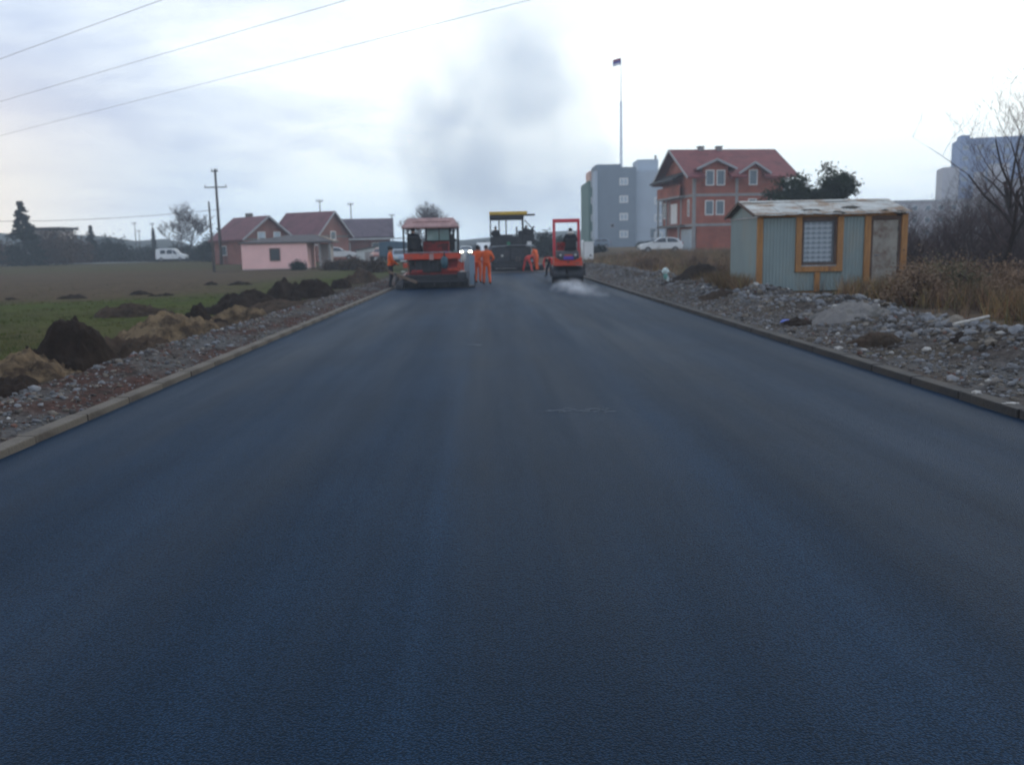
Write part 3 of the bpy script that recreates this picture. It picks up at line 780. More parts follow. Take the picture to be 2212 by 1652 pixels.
# --- grey apartment block and flagpole
pg = at(1300, 548, 153.0)
G = thing('apartment_block', 'five-storey grey apartment block with green side wall and white windows', 'building', (pg.x, 153.0, 0.4), rad(0))
gx0 = at(1291, 540, 153).x - pg.x; gx1 = at(1374, 540, 153).x - pg.x; gx2 = at(1452, 540, 153).x - pg.x; gtop = 14.5
b = MB(); b.span(gx0, gx1, 0, 16, -1, gtop); b.build('wall', M['render_grey'], G)
b = MB(); b.span(gx1 + .002, gx2, 1.2, 16, -1, gtop - .5); b.build('wall', M['render_light'], G)
b = MB(); b.span(gx0 - .55, gx0 - .003, -.4, 12, -1, gtop - .6); b.build('corner_wall', M['render_light'], G)
gxg = at(1271, 540, 157).x - pg.x
b = MB(); b.span(gxg, gx0 - .553, 3, 16, -1, gtop - 2.0); b.build('side_wall', M['render_green'], G)
b = MB(); b.span(gxg + .2, gx0 - .6, 3.4, 9, gtop - 1.99, gtop - .3); b.build('roof_house', M['render_peach'], G)
b = MB(); b.span(gx0 - .1, gx0 + (gx1 - gx0)*.62, .5, 8, gtop + .003, gtop + .55); b.build('parapet', M['render_grey'], G)
b = MB(); b.span(gx1 + 1.0, gx1 + 4.6, 4, 10, gtop - .49, gtop + 1.6); b.build('roof_house', M['render_light'], G)
b = MB(); b.tube([(gx1 + 4.2, 4.5, gtop + 1.5), (gx1 + 4.2, 4.5, gtop + 2.3)], .22, 8); b.build('chimney', M['concrete'], G)
for k in range(4):
    z = 3.1 + k*2.98
    window(G, (gx0 + (gx1 - gx0)*.68, 0, z), 1.5, 1.25, (0, -1), m_pane='pale_glass', fw=.2, proud=.08, mull=True)
    window(G, (gx2 - 2.2, 1.2, z - .3), 1.5, 1.25, (0, -1), m_pane='pale_glass', fw=.2, proud=.08, mull=True)
    window(G, (gxg + .9, 3.0, z), 1.0, 1.25, (0, -1), m_pane='pale_glass', fw=.15, proud=.08)
window(G, (gx0 + 2.6, 0, 4.6), .7, .7, (0, -1), m_frame='fascia', m_pane='dark_glass')
window(G, (gx1 + 3.2, 1.2, 3.2), 1.0, 1.6, (0, -1), m_frame='fascia', m_pane='house_glass')
fp = at(1342, 500, 172.0); ft = at(1341, 132, 172.0)
FP = thing('flagpole', 'very tall thin white flagpole with small flag behind the grey block', 'flagpole', (fp.x, 172.0, 0.3))
b = MB(); b.tube([(0, 0, -.5), (0, 0, 18), (0, 0, 28.5)], [.34, .26, .22], 10); b.build('pole', M['pole_pale'], FP, smooth=True)
b = MB(); b.tube([(0, 0, 28.5), (0, 0, ft.z - .3 + .7)], [.10, .05], 8); b.build('mast', M['flag_white'], FP)
for k, mm in enumerate(('flag_red', 'flag_blue', 'flag_white')):
    b = MB(); zt0 = ft.z - .3 + .55 - k*.42; n = 8
    for j in (0, 1):
        for i in range(n+1):
            b.v.append((-.06 - 1.55*i/n, .14*math.sin(i*1.3), zt0 - j*.42 - .42*i/n*.9))
    for i in range(n): b.f.append((i, i+1, n+2+i, n+1+i)); b.m.append(0)
    o = b.build('flag_stripe', M[mm], FP); sm = o.modifiers.new('t', 'SOLIDIFY'); sm.thickness = .012

# --- far tower at the right
pt = at(2132, 500, 350.0)
T = thing('tower_block', 'hazy blue-grey stepped tower block far off at the right edge', 'building', (pt.x, 350.0, .4), rad(-18))
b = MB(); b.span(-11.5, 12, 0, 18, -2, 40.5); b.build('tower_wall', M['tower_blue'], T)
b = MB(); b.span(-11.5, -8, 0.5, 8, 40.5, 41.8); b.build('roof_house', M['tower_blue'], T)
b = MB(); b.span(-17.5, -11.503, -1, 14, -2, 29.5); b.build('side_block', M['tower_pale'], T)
for (x0, x1, zt_) in ((-6, -2.5, 27), (-1, 6.0, 30), (8, 15, 24)):
    b = MB(); b.span(x0, x1, -3.0, -.003, -2, zt_); b.build('front_block', M['tower_pale'], T)
for k in range(9):
    for x in (-9.5, -4.5, .5, 5.5, 9.8):
        if k > 6 or x in (-9.5,):
            window(T, (x, 0, 4 + k*4.1), 2.0, 1.6, (0, -1), m_frame='tower_pale', m_pane='house_glass', fw=.2)
pl = at(2020, 500, 240.0)
LB = thing('long_block', 'long pale low block behind the bare bushes on the right', 'building', (pl.x, 240.0, .4), 0)
hl = at(2000, 436, 240).z - .4
b = MB(); b.span(-11.5, 34, 0, 12, -2, hl); b.build('wall', M['tower_pale'], LB)
b = MB(); b.span(-11.8, 34.3, -.3, 12.3, hl + .002, hl + .5); b.build('roof', M['fascia'], LB)
for k in range(3):
    for i in range(12): window(LB, (-9.5 + i*3.6, 0, 3 + k*3.3), 1.6, 1.5, (0, -1), m_frame='plaster_white', m_pane='house_glass', fw=.15)

# --- pink one-room house
pp = at(524, 585, 84.0)
PK = thing('pink_house', 'small single-storey pink house with dark low roof and side porch', 'house', (pp.x, 84.0, -0.05), rad(3))
b = MB(); b.span(0, 6.15, 0, 5.2, -.3, 2.5); b.build('wall', M['plaster_pink'], PK)
b = MB(); b.span(-.02, 6.17, -.02, 5.22, -.35, .12); b.build('plinth', M['plaster_cream'], PK)
window(PK, (3.12, 0, 1.45), .98, 1.2, (0, -1), m_frame='shed_brown', m_pane='dark_glass', fw=.1)
b = MB(); b.span(6.9, 8.0, 2.6, 5.2, -.3, 2.4); b.build('porch_wall', M['plaster_cream'], PK)
for (x, y) in ((7.3, .3), (8.25, .3)):
    b = MB(); b.span(x - .09, x + .09, y - .09, y + .09, -.3, 2.5); b.build('porch_post', M['concrete'], PK)
b = MB(); b.span(6.17, 8.4, .1, 5.2, -.32, .02); b.build('porch_floor', M['concrete_dark'], PK)
r = MB(); e0, e1, f0, f1 = -.25, 8.6, -.22, 5.5; zr_ = 3.3; ra, rb, yc = 4.0, 6.6, 2.6
r.add([(e0, f0, 2.5), (e1, f0, 2.5), (e1, f1, 2.5), (e0, f1, 2.5), (ra, yc, zr_), (rb, yc, zr_), (e0, f0, 2.62), (e1, f0, 2.62), (e1, f1, 2.62), (e0, f1, 2.62)],
      [(0, 1, 7, 6), (1, 2, 8, 7), (2, 3, 9, 8), (3, 0, 6, 9), (6, 7, 5, 4), (8, 9, 4, 5), (9, 6, 4), (0, 3, 2, 1)])
ro = r.build('roof', M['asbestos'], PK)
r = MB(); r.add([(e1, f0, 2.64), (e1, f1, 2.64), (rb, yc, zr_ + .02), (e1, f0, 2.68), (e1, f1, 2.68), (rb, yc, zr_ + .06)], [(0, 1, 2), (5, 4, 3), (0, 3, 4, 1), (1, 4, 5, 2), (2, 5, 3, 0)]); r.build('roof_sheet', M['tan_sunlit'], ro)  # right hip slope: tan, with its sunlit look put into the colour
b = MB(); b.ball((7.05, -.1, 2.28), (.16, .1, .07)); b.build('porch_lamp', M['white_paint'], PK)

# --- red roofed houses on the left
def small_house(label, px, Y, zb, rz, W, D, ze, zr, wall, tile, wins=(), chim=None, hip_left=0.0, name='brick_house', over=.5):
    p = at(px, 560, Y)
    h = thing(name, label, 'house', (p.x, Y, zb), rz)
    b = MB(); b.span(-W/2, W/2, -D/2, D/2, -.8, ze); b.build('wall', M[wall], h)
    b = MB(); b.prism([(-D/2 + .02, ze), (D/2 - .02, ze), (0, zr - .06)], 'x', -W/2 + .01, W/2 - .01); b.build('gable', M[wall], h)
    rf = gable_roof(h, -W/2, W/2, -D/2, D/2, ze, zr, over, tile)
    b = MB(); b.span(-W/2 - .02, W/2 + .02, -D/2 - .02, D/2 + .02, ze - .32, ze - .08); b.build('ring_beam', M['concrete_dark'], h)
    for (c, ww, hh, n, pane) in wins: window(h, c, ww, hh, n, m_pane=pane, sill=True)
    if chim:
        b = MB(); b.box((chim[0], chim[1], zr + .1), (.7, .7, 1.1)); b.build('chimney', M['concrete_dark'], rf)
    return h
small_house('brick house with red roof and open gable behind the short wooden pole', 548, 112, .35, rad(-44), 7.2, 6.6, 3.1, 5.6, 'brick_red', 'tile_dull',
            [((-1.2, -3.3, 1.6), 1.2, 1.2, (0, -1), 'house_glass'), ((3.6, -.9, 3.3), 1.1, 1.0, (1, 0), 'pale_glass'), ((3.6, 1.3, 3.3), 1.0, 1.0, (1, 0), 'pale_glass'), ((3.6, .2, 1.5), 1.2, 1.2, (1, 0), 'house_glass')], (-1.4, .6))
small_house('middle brick house with dull red roof behind the pink house', 676, 118, .35, rad(-27), 7.0, 6.8, 3.4, 6.3, 'brick_red', 'tile_dull',
            [((1.0, -3.4, 1.9), 1.2, 1.2, (0, -1), 'house_glass'), ((3.5, 0, 3.3), 1.1, 1.1, (1, 0), 'house_glass'), ((3.5, -.9, 1.5), .9, 1.1, (1, 0), 'pale_glass')], None)
h3 = small_house('long low brick house with grey-red roof and white eaves board', 782, 128, .4, rad(6), 8.4, 6.4, 3.35, 5.6, 'brick_red', 'tile_grey',
            [((-2.0, -3.2, 1.7), 1.2, 1.2, (0, -1), 'house_glass'), ((2.2, -3.2, 1.7), 1.2, 1.2, (0, -1), 'house_glass')], None)
b = MB(); b.span(-4.7, 6.4, -4.3, -3.75, 2.72, 2.9); b.build('eaves_board', M['plaster_white'], h3)
b = MB(); b.prism([(-4.9, 3.1), (-2.6, 3.1), (-4.0, 4.7)], 'y', -4.0, -3.86); b.build('pink_gable', M['render_peach'], h3)
p = at(792, 548, 104)
ax = thing('garage', 'white rendered garage with slanting flat roof left of the orange car', 'garage', (p.x, 104, .25), rad(4))
b = MB(); b.prism([(-1.2, -.5), (1.25, -.5), (1.25, 1.75), (-1.2, 1.35)], 'y', 0, 4); b.build('wall', M['plaster_white'], ax)
b = MB(); b.prism([(-1.35, 1.352), (1.4, 1.80), (1.4, 1.92), (-1.35, 1.47)], 'y', -.25, 4.2); b.build('roof', M['asbestos'], ax)
b = MB(); b.span(-.2, .9, -.06, -.002, -.3, 1.2); b.build('door', M['plaster_cream'], ax)
# far-left villa behind the spruce
p = at(104, 540, 150)
vl = thing('villa', 'dark flat-roofed villa half hidden behind the tall spruce', 'house', (p.x, 150, .4), rad(-6))
b = MB(); b.span(-2.4, 2.4, 0, 4, -1, 5.7); b.build('wall', M['plaster_cream'], vl)
b = MB(); b.span(-3.0, 3.0, -.9, 4.4, 5.702, 6.15); b.build('roof', M['wood_dark'], vl)
b = MB(); b.span(-2.4, 2.5, -1.2, -.003, 2.8, 3.05); b.build('balcony', M['wood_dark'], vl)
for x in (-1.3, 1.1):
    for z in (1.5, 4.3): window(vl, (x, 0, z), 1.3, 1.3, (0, -1), m_frame='shed_brown')
p = at(500, 555, 150)
fs = thing('farm_shed', 'low pale shed behind the white van and short pole', 'shed', (p.x - 2, 150, .4), 0)
b = MB(); b.span(-2.2, 2.4, 0, 4, -.6, 2.2); b.build('wall', M['plaster_cream'], fs)
b = MB(); b.prism([(-2.6, 2.2), (2.8, 2.2), (.1, 3.3)], 'y', -.4, 4.4); b.build('roof', M['wood_dark'], fs)
b = MB(); b.span(-.9, .9, -.05, -.002, .2, 1.7); b.build('door', M['plaster_white'], fs)

# ------------------------------------------------------------------ the grey shed
ps = at(1640, 632, 24.5)
SX, SZ = ps.x - .08, 0.20
S = thing('site_shed', 'grey ribbed metal site shed with orange wood trim and lace-curtained window', 'shed', (SX, 24.5, SZ), 0)
SW, SD, SE, SR = 4.18, 2.75, 2.14, 2.52
def ribbed(name, a, b_, z0, z1, parent, m, n, pitch=.095, depth=.016, top=None):
    """vertical trapezoid ribs from a to b (xy), outward normal n; top(t) gives the upper height"""
    a, b_ = Vector(a), Vector(b_); L_ = (b_ - a).length; d = (b_ - a)/L_; n = Vector(n)
    pts = []; t = 0.0
    while t < L_:
        for (f, h) in ((0, 0), (.28, 0), (.40, 1), (.86, 1)):
            q = t + f*pitch
            if q < L_: pts.append((q, h*depth))
        t += pitch
    pts.append((L_, 0))
    mb = MB()
    for (q, h) in pts:
        p_ = a + d*q + n*h; zt_ = z1 if top is None else top(q/L_)
        mb.v += [(p_.x, p_.y, z0), (p_.x, p_.y, zt_), (p_.x - n.x*.03 - n.x*h, p_.y - n.y*.03 - n.y*h, zt_), (p_.x - n.x*.03 - n.x*h, p_.y - n.y*.03 - n.y*h, z0)]
    for i in range(len(pts)-1):
        k = i*4
        mb.f += [(k, k+4, k+5, k+1), (k+1, k+5, k+6, k+2), (k+2, k+6, k+7, k+3)]; mb.m += [0]*3
    return mb.build(name, m, parent)
co = MB(); co.span(.04, SW - .04, .06, SD - .04, -.25, SE); co.build('core', M['wood_dark'], S)
PM = M['shed_panel']
ribbed('wall_panel', (.14, .03), (1.12, .03), .02, 2.06, S, PM, (0, -1))
ribbed('wall_panel', (1.12, .03), (1.64, .03), .02, .56, S, PM, (0, -1))
ribbed('wall_panel', (1.78, .03), (2.40, .03), .02, .56, S, PM, (0, -1))
ribbed('wall_panel', (2.40, .03), (3.04, .03), .02, 2.06, S, PM, (0, -1))
ribbed('side_panel', (.01, SD), (.01, 0), -.02, 2.10, S, PM, (-1, 0))
ribbed('gable_panel', (-.012, SD), (-.012, 0), 2.10, 2.2, S, M['shed_panel'], (-1, 0), pitch=.16, top=lambda t: 2.14 + (SR - 2.16)*(1 - abs(2*t - 1)))
ribbed('side_panel', (SW - .01, 0), (SW - .01, SD), -.02, SE, S, PM, (1, 0))
ribbed('rear_panel', (SW, SD - .01), (0, SD - .01), -.02, SE, S, PM, (0, 1))
sm = MB(); sm.span(-.03, 0, -.01, SD, 2.075, 2.115); sm.build('side_flashing', M['worn_steel'], S)
WD = M['shed_wood']
def board(x0, x1, z0, z1, y0=-.035, y1=.03, m=WD, name='trim_board', tilt=0.0):
    b = MB(); b.box((0, 0, 0), (x1 - x0, y1 - y0, z1 - z0)); o = b.build(name, m, S, bevel=.006)
    o.location = ((x0 + x1)/2, (y0 + y1)/2, (z0 + z1)/2); o.rotation_euler = (0, tilt, 0)
    return o
board(-.02, .145, -.02, 2.07, name='corner_post'); board(3.03, 3.20, -.05, 2.07, name='post'); board(4.07, 4.24, -.05, 2.12, name='corner_post')
board(.0, 3.9, 2.075, 2.19, -.05, .02, name='top_rail', tilt=.002)
board(-.08, 1.80, -.12, .0, -.05, .02, name='bottom_rail', tilt=.004); board(1.64, 1.785, 0.002, .545, name='stub_post')
board(1.08, 1.235, .55, 2.07, -.06, .03, name='window_board'); board(2.245, 2.41, .55, 2.07, -.06, .03, name='window_board'); board(1.238, 2.242, .55, .70, -.06, .03, name='window_board')
wf = MB()
for (x0, x1, z0, z1) in ((1.24, 1.30, .74, 2.07), (2.18, 2.24, .74, 2.07), (1.301, 2.179, 1.97, 2.07), (1.301, 2.179, .74, .80)): wf.span(x0, x1, -.02, .03, z0, z1)
wo_ = wf.build('window', M['shed_brown'], S)
b = MB(); b.span(1.30, 2.18, .034, .038, .80, 1.97); b.build('pane', glass('shed_glass', (.5, .55, .6), .05, .12), wo_)
b = MB(); b.span(1.24, 2.24, -.05, .02, .703, .738); b.build('sill', M['worn_steel'], wo_)
def lace():
    m = mat('lace', (0.5, 0.5, 0.5), 0.95, .1, 4); t = m.node_tree; bs_ = t.nodes['Principled BSDF']; L = t.links.new
    tcn = t.nodes.new('ShaderNodeTexCoord'); sp = t.nodes.new('ShaderNodeSeparateXYZ'); L(tcn.outputs['Object'], sp.inputs[0])
    def mth(op, a, b_=None):
        n = t.nodes.new('ShaderNodeMath'); n.operation = op
        for i, v in enumerate((a, b_)):
            if v is None: continue
            if isinstance(v, (int, float)): n.inputs[i].default_value = v
            else: L(v, n.inputs[i])
        return n.outputs[0]
    X = mth('MULTIPLY', sp.outputs[0], 2*PI/.16); Z = mth('MULTIPLY', sp.outputs[2], 2*PI/.135)
    dia = mth('ADD', mth('COSINE', X), mth('MULTIPLY', mth('COSINE', Z), 1.1))                 # rows of open eyelets
    scal = mth('COSINE', mth('ADD', Z, mth('ADD', mth('MULTIPLY', mth('ABSOLUTE', mth('SINE', mth('MULTIPLY', X, .5))), 1.6), 2.2)))
    f = mth('SUBTRACT', mth('MULTIPLY', scal, .45), mth('MULTIPLY', dia, .75))
    mr = t.nodes.new('ShaderNodeMapRange'); L(f, mr.inputs[0]); mr.inputs[1].default_value = -1.3; mr.inputs[2].default_value = .7
    mx = t.nodes.new('ShaderNodeMix'); mx.data_type = 'RGBA'; L(mr.outputs[0], mx.inputs[0])
    mx.inputs[6].default_value = (.16, .20, .23, 1); mx.inputs[7].default_value = (.42, .47, .50, 1)
    L(mx.outputs[2], bs_.inputs['Base Color']); return m
cu = MB(); n = 40; lm = lace()
for i in range(n+1):
    x = 1.31 + .80*i/n; y = .0465 + .005*math.sin(i*1.25)
    cu.v += [(x, y, .83), (x, y, 1.92)]
for i in range(n): cu.f.append((2*i, 2*i+2, 2*i+3, 2*i+1)); cu.m.append(0)
cu.build('curtain', lm, wo_, smooth=True, fix=False)
board(3.205, 4.065, 1.96, 2.07, -.01, .04, M['shed_brown'], 'door_lintel')
board(3.20, 3.27, .0, 1.955, -.005, .04, M['shed_brown'], 'door_jamb'); board(3.995, 4.065, .0, 1.955, -.005, .04, M['shed_brown'], 'door_jamb')
b = MB(); b.span(3.275, 3.99, .02, .055, .0, 1.95); dr = b.build('door', M['door_stained'], S, bevel=.004)
b = MB(); b.cyl((3.36, -.02, .98), (3.36, .022, .98), .022, 10); b.tube([(3.36, -.015, .98), (3.46, -.02, .98)], .012, 8); b.build('handle', M['worn_steel'], dr)
for z in (.3, 1.0, 1.7):
    b = MB(); b.span(3.975, 3.995, .0, .02, z - .06, z + .06); b.build('hinge', M['dark_steel'], dr)
b = MB(); b.span(3.22, 4.1, -.35, -.02, -.2, -.05); b.build('doorstep', M['concrete_dark'], S)
rr = random.Random(4); RS = MB(); RS = None
rootr = MB(); rootr.prism([(0.0, SE), (SD/2, SR - .03), (SD, SE)], 'x', .02, SW - .02); roofo = rootr.build('roof', M['wood_dark'], S)
x = -.16
while x < SW - .1:                                  # corrugated roof sheets, each its own piece
    wd = min(.86, SW + .12 - x)
    for side in (0, 1):
        mb = MB(); n = 30; yo = -.20 if side == 0 else SD + .16
        sl_ = (SR - SE)/(SD/2); lift = rr.uniform(.0, .014); drop = rr.uniform(-.03, .03); skew = rr.uniform(-.012, .012)
        rows = 5
        for j in range(rows):
            f = j/(rows-1)
            for i in range(n+1):
                u = i/n*wd; y = (yo + drop) + (SD/2 - yo - drop)*f
                z = SE + (sl_*(y if side == 0 else SD - y)) + .045 + lift + .011*math.sin(2*PI*u/.076)
                z += (1 - f)*.03*fbm(x + u*2, side*3, 5)
                jag = (rr.uniform(-.02, .02) if j == 0 else 0)
                mb.v.append((x + u + skew*f, y + jag, z))
        for j in range(rows-1):
            for i in range(n):
                a = j*(n+1) + i; mb.f.append((a, a+1, a+n+2, a+n+1)); mb.m.append(0)
        o = mb.build('roof_sheet', M['roof_tin'], roofo, smooth=True, fix=False); sm = o.modifiers.new('t', 'SOLIDIFY'); sm.thickness = .004
    x += .79
b = MB(); b.prism([(SD/2 - .14, SR + .03), (SD/2, SR + .085), (SD/2 + .14, SR + .03), (SD/2, SR + .078)], 'x', -.17, SW + .12); b.build('ridge_cap', M['roof_tin'], roofo)
for yb in (-.16, SD + .12):
    b = MB(); b.bar((-.17, yb, SE + .0), (-.17, SD/2, SR + .03), .03, .08); b.build('barge_board', M['shed_brown'], roofo)
for i, (x, f, sx_, sy_, lab) in enumerate([(1.62, .32, .36, .16, 'dark tar-felt scrap on the shed roof above the window'), (2.25, .12, .26, .13, 'ragged dark felt scrap on the shed roof edge right of the window'), (2.85, .50, .34, .20, 'largest dark sack on the shed roof near the door'), (3.62, .16, .30, .13, 'dark felt scrap on the shed roof edge above the door'), (3.98, .08, .16, .10, 'small dark felt scrap at the right end of the shed roof')]):
    y = -.15 + f*(SD/2 + .15)
    heap('felt_scrap', lab, SX + x, 24.5 + y, sx_, sy_, .045, M['roof_rag'], 50.3 + i*2.1, .5, 1.6, zb=SZ + SE + (SR - SE)*y/(SD/2) + .075, cat='scrap')

# ------------------------------------------------------------------ poles and wires
def pole(label, px_base, Y, h, r, tilt=0.0, arms=(), name='utility_pole', m='pole_wood', group=None):
    p = at(px_base, 560, Y); z = zt(p.x, Y)
    t = thing(name, label, 'pole', (p.x, Y, z), 0, group)
    t.rotation_euler = (0, tilt, 0)
    b = MB(); b.tube([(0, 0, -.6), (0, 0, h*.5), (0, 0, h)], [r, r*.85, r*.65], 10); b.build('shaft', M[m], t, smooth=True)
    for (za, wa) in arms:
        b = MB(); b.span(-wa/2, wa/2, -r - .1, -r*.6, za - .06, za + .06); a_ = b.build('crossarm', M['dark_steel'], t)
        for x in (-wa/2 + .08, wa/2 - .08):
            b = MB(); b.tube([(x, -r - .05, za + .06), (x, -r - .05, za + .2), (x, -r - .05, za + .32)], [.03, .07, .05], 8); b.build('insulator', M['concrete'], a_)
    return t
pA = pole('tall power pole with one crossarm behind the red-roofed house', 478, 110, 11.6, .2, arms=((9.4, 2.7), (11.3, .8)))
pole('short wooden pole without crossarm in front of the brick house', 461, 82, 6.4, .12, tilt=rad(-.4))
for (px, Y, h, lab) in ((697, 135, 9.0, 'thin T-topped pole rising behind the middle red-roofed house'), (763, 150, 9.2, 'thin pole rising behind the grey-red roof'), (850, 160, 7.6, 'thin pole standing right of the grey-red roof'),
                   (297, 200, 8.5, 'faint far pole left of the bare tree and white van'), (335, 190, 8.0, 'faint far pole beside the left of the bare tree'), (305, 215, 7.2, 'shortest faint far pole between the two others')):
    pole(lab, px, Y, h, .12, arms=((h - .3, 1.0),))
def wire(label, pts, r, sag=0.0, n=24):
    a, b_ = Vector(pts[0]), Vector(pts[1]); P_ = []
    for i in range(n+1):
        t = i/n; q = a.lerp(b_, t); q.z -= sag*4*t*(1 - t); P_.append(q)
    b = MB(); b.tube(P_, r, 5); o = b.build('overhead_wire', M['cable'], None, smooth=True, fix=False)
    return tag(o, label, 'wire', 'overhead wires')
for lab, a, b_ in (('uppermost overhead wire crossing the top left corner of the sky', (0, 128), (350, 0)), ('middle overhead wire across the upper left sky', (0, 220), (590, 47)), ('longest overhead wire reaching the top middle of the sky', (80, 273), (1130, 4))):
    A, B = gr(*a, 9.6), gr(*b_, 9.6); d = (A - B).normalized()
    wire(lab, (B - d*45, A + d*50), .008)
a = at(478, 452, 110); p0 = at(-200, 478, 125)
wire('low sagging wire running left from the tall power pole', ((a.x, 110, a.z), (p0.x, 125, p0.z + .3)), .03, .8)

# ------------------------------------------------------------------ cabinet, litter
p = at(1272, 565, 77)
cbn = thing('electric_cabinet', 'white electrical cabinet on the right verge behind the roller', 'cabinet', (p.x, 77, zt(p.x, 77)), 0)
b = MB(); b.span(-.42, .42, 0, .45, .12, 1.62); b.build('housing', M['white_paint'], cbn, bevel=.02)
b = MB(); b.span(-.5, .5, -.06, .5, 1.623, 1.70); b.build('cap', M['white_paint'], cbn, bevel=.01)
b = MB(); b.span(-.42, .42, .02, .43, -.3, .118); b.build('plinth', M['concrete'], cbn)
for z0, z1 in ((.85, 1.58), (.16, .82)):
    b = MB(); b.span(-.37, .37, -.025, -.002, z0, z1); d_ = b.build('door', M['white_paint'], cbn, bevel=.008)
    if z0 < .5: b = MB(); b.cyl((.15, -.05, .5), (.15, -.026, .5), .09, 12); b.build('lock', M['dark_steel'], d_)
p = at(1259, 565, 77); b = MB(); b.tube([(0, 0, -.2), (0, 0, 1.85)], .10, 10); 
tag(b.build('white_post', M['white_paint'], None, (p.x, 77.3, zt(p.x, 77.3)), smooth=True), 'white round post standing left against the electrical cabinet', 'post')
# plastic bag caught on a stake
p = gr(1437, 611, .2)
bg_ = thing('plastic_bag', 'white and green plastic bag snagged on a stake by the dark soil bank', 'bag', (p.x, p.y, zt(p.x, p.y)), 0)
b = MB(); b.tube([(.05, 0, -.1), (.06, 0, .28), (.02, 0, .60)], .016, 6); b.build('stake', M['pole_wood'], bg_)
def crumple(name, c, r, m, parent, seed):
    bm = bmesh.new(); bmesh.ops.create_icosphere(bm, subdivisions=3, radius=1.0)
    for v in bm.verts:
        k = 1 + .45*mnoise.noise(v.co*2.1 + Vector((seed, 0, 0))) + .3*mnoise.noise(v.co*5 + Vector((0, seed, 0)))
        v.co = Vector((v.co.x*r[0]*k + c[0], v.co.y*r[1]*k + c[1], v.co.z*r[2]*k + c[2]))
    me = bpy.data.meshes.new(name); bm.to_mesh(me); bm.free(); me.materials.append(m)
    o = bpy.data.objects.new(name, me); C.objects.link(o); o.parent = parent; return o
crumple('bag_top', (.0, 0, .52), (.125, .08, .10), M['plastic_white'], bg_, 2.0)
crumple('bag_middle', (.01, 0, .33), (.085, .06, .11), M['plastic_green'], bg_, 5.0)
crumple('bag_tail', (.08, 0, .20), (.045, .05, .15), M['plastic_white'], bg_, 7.0)
def litter(label, px, py, z, r, m, seed, cat='litter', name='litter'):
    p = gr(px, py, z); o = crumple(name, (0, 0, 0), r, M[m], None, seed)
    zz_ = verge_z(1, p.x, p.y) if XR < p.x < XR + 3.5 else zt(p.x, p.y)
    o.location = (p.x, p.y, zz_ + r[2]*.5); return tag(o, label, cat)
litter('small blue plastic scrap on the gravel below the shed window', 1698, 689, .15, (.10, .06, .04), 'plastic_blue', 3)
litter('white paper scrap on the gravel at the right edge of the picture', 2185, 868, .1, (.07, .03, .015), 'stone_pale', 4)
litter('pinkish white scrap on the rubble under the grey mound', 1812, 735, .2, (.06, .04, .025), 'stone_pale', 6)
litter('second pale scrap on the rubble, right of the pinkish one', 1868, 736, .2, (.04, .035, .02), 'stone_pale', 8)
litter('pale scrap on the rubble near the right edge', 2110, 846, .1, (.045, .04, .025), 'stone_pale', 9)
a, b_ = gr(2060, 702, .35), gr(2135, 692, .35)
b = MB(); b.tube([(0, 0, 0), (b_.x - a.x, b_.y - a.y, .05)], .022, 8)
o = b.build('plastic_pipe', M['stone_pale'], None, (a.x, a.y, zt(a.x, a.y) + .22)); tag(o, 'pale thin pipe lying in the dry brush at right', 'pipe')
# chalk marks on the asphalt
rr = random.Random(3); b = MB()
for i in range(26):
    q = gr(1180 + 150*rr.random(), 886 + rr.uniform(-4, 4)); s_ = rr.uniform(.012, .05)
    b.add([(q.x - s_, q.y - .012, .004), (q.x + s_, q.y - .008, .004), (q.x + s_*.8, q.y + .014, .004), (q.x - s_*.7, q.y + .012, .004)], [(0, 1, 2, 3)])
for i in range(7):
    q = gr(1022 + rr.uniform(-14, 14), 746 + rr.uniform(-2, 2)); s_ = rr.uniform(.02, .06)
    b.add([(q.x - s_, q.y - .02, .004), (q.x + s_, q.y - .015, .004), (q.x + s_*.8, q.y + .03, .004), (q.x - s_*.7, q.y + .02, .004)], [(0, 1, 2, 3)])
tag(b.build('chalk_mark', M['chalk']), kind='structure')

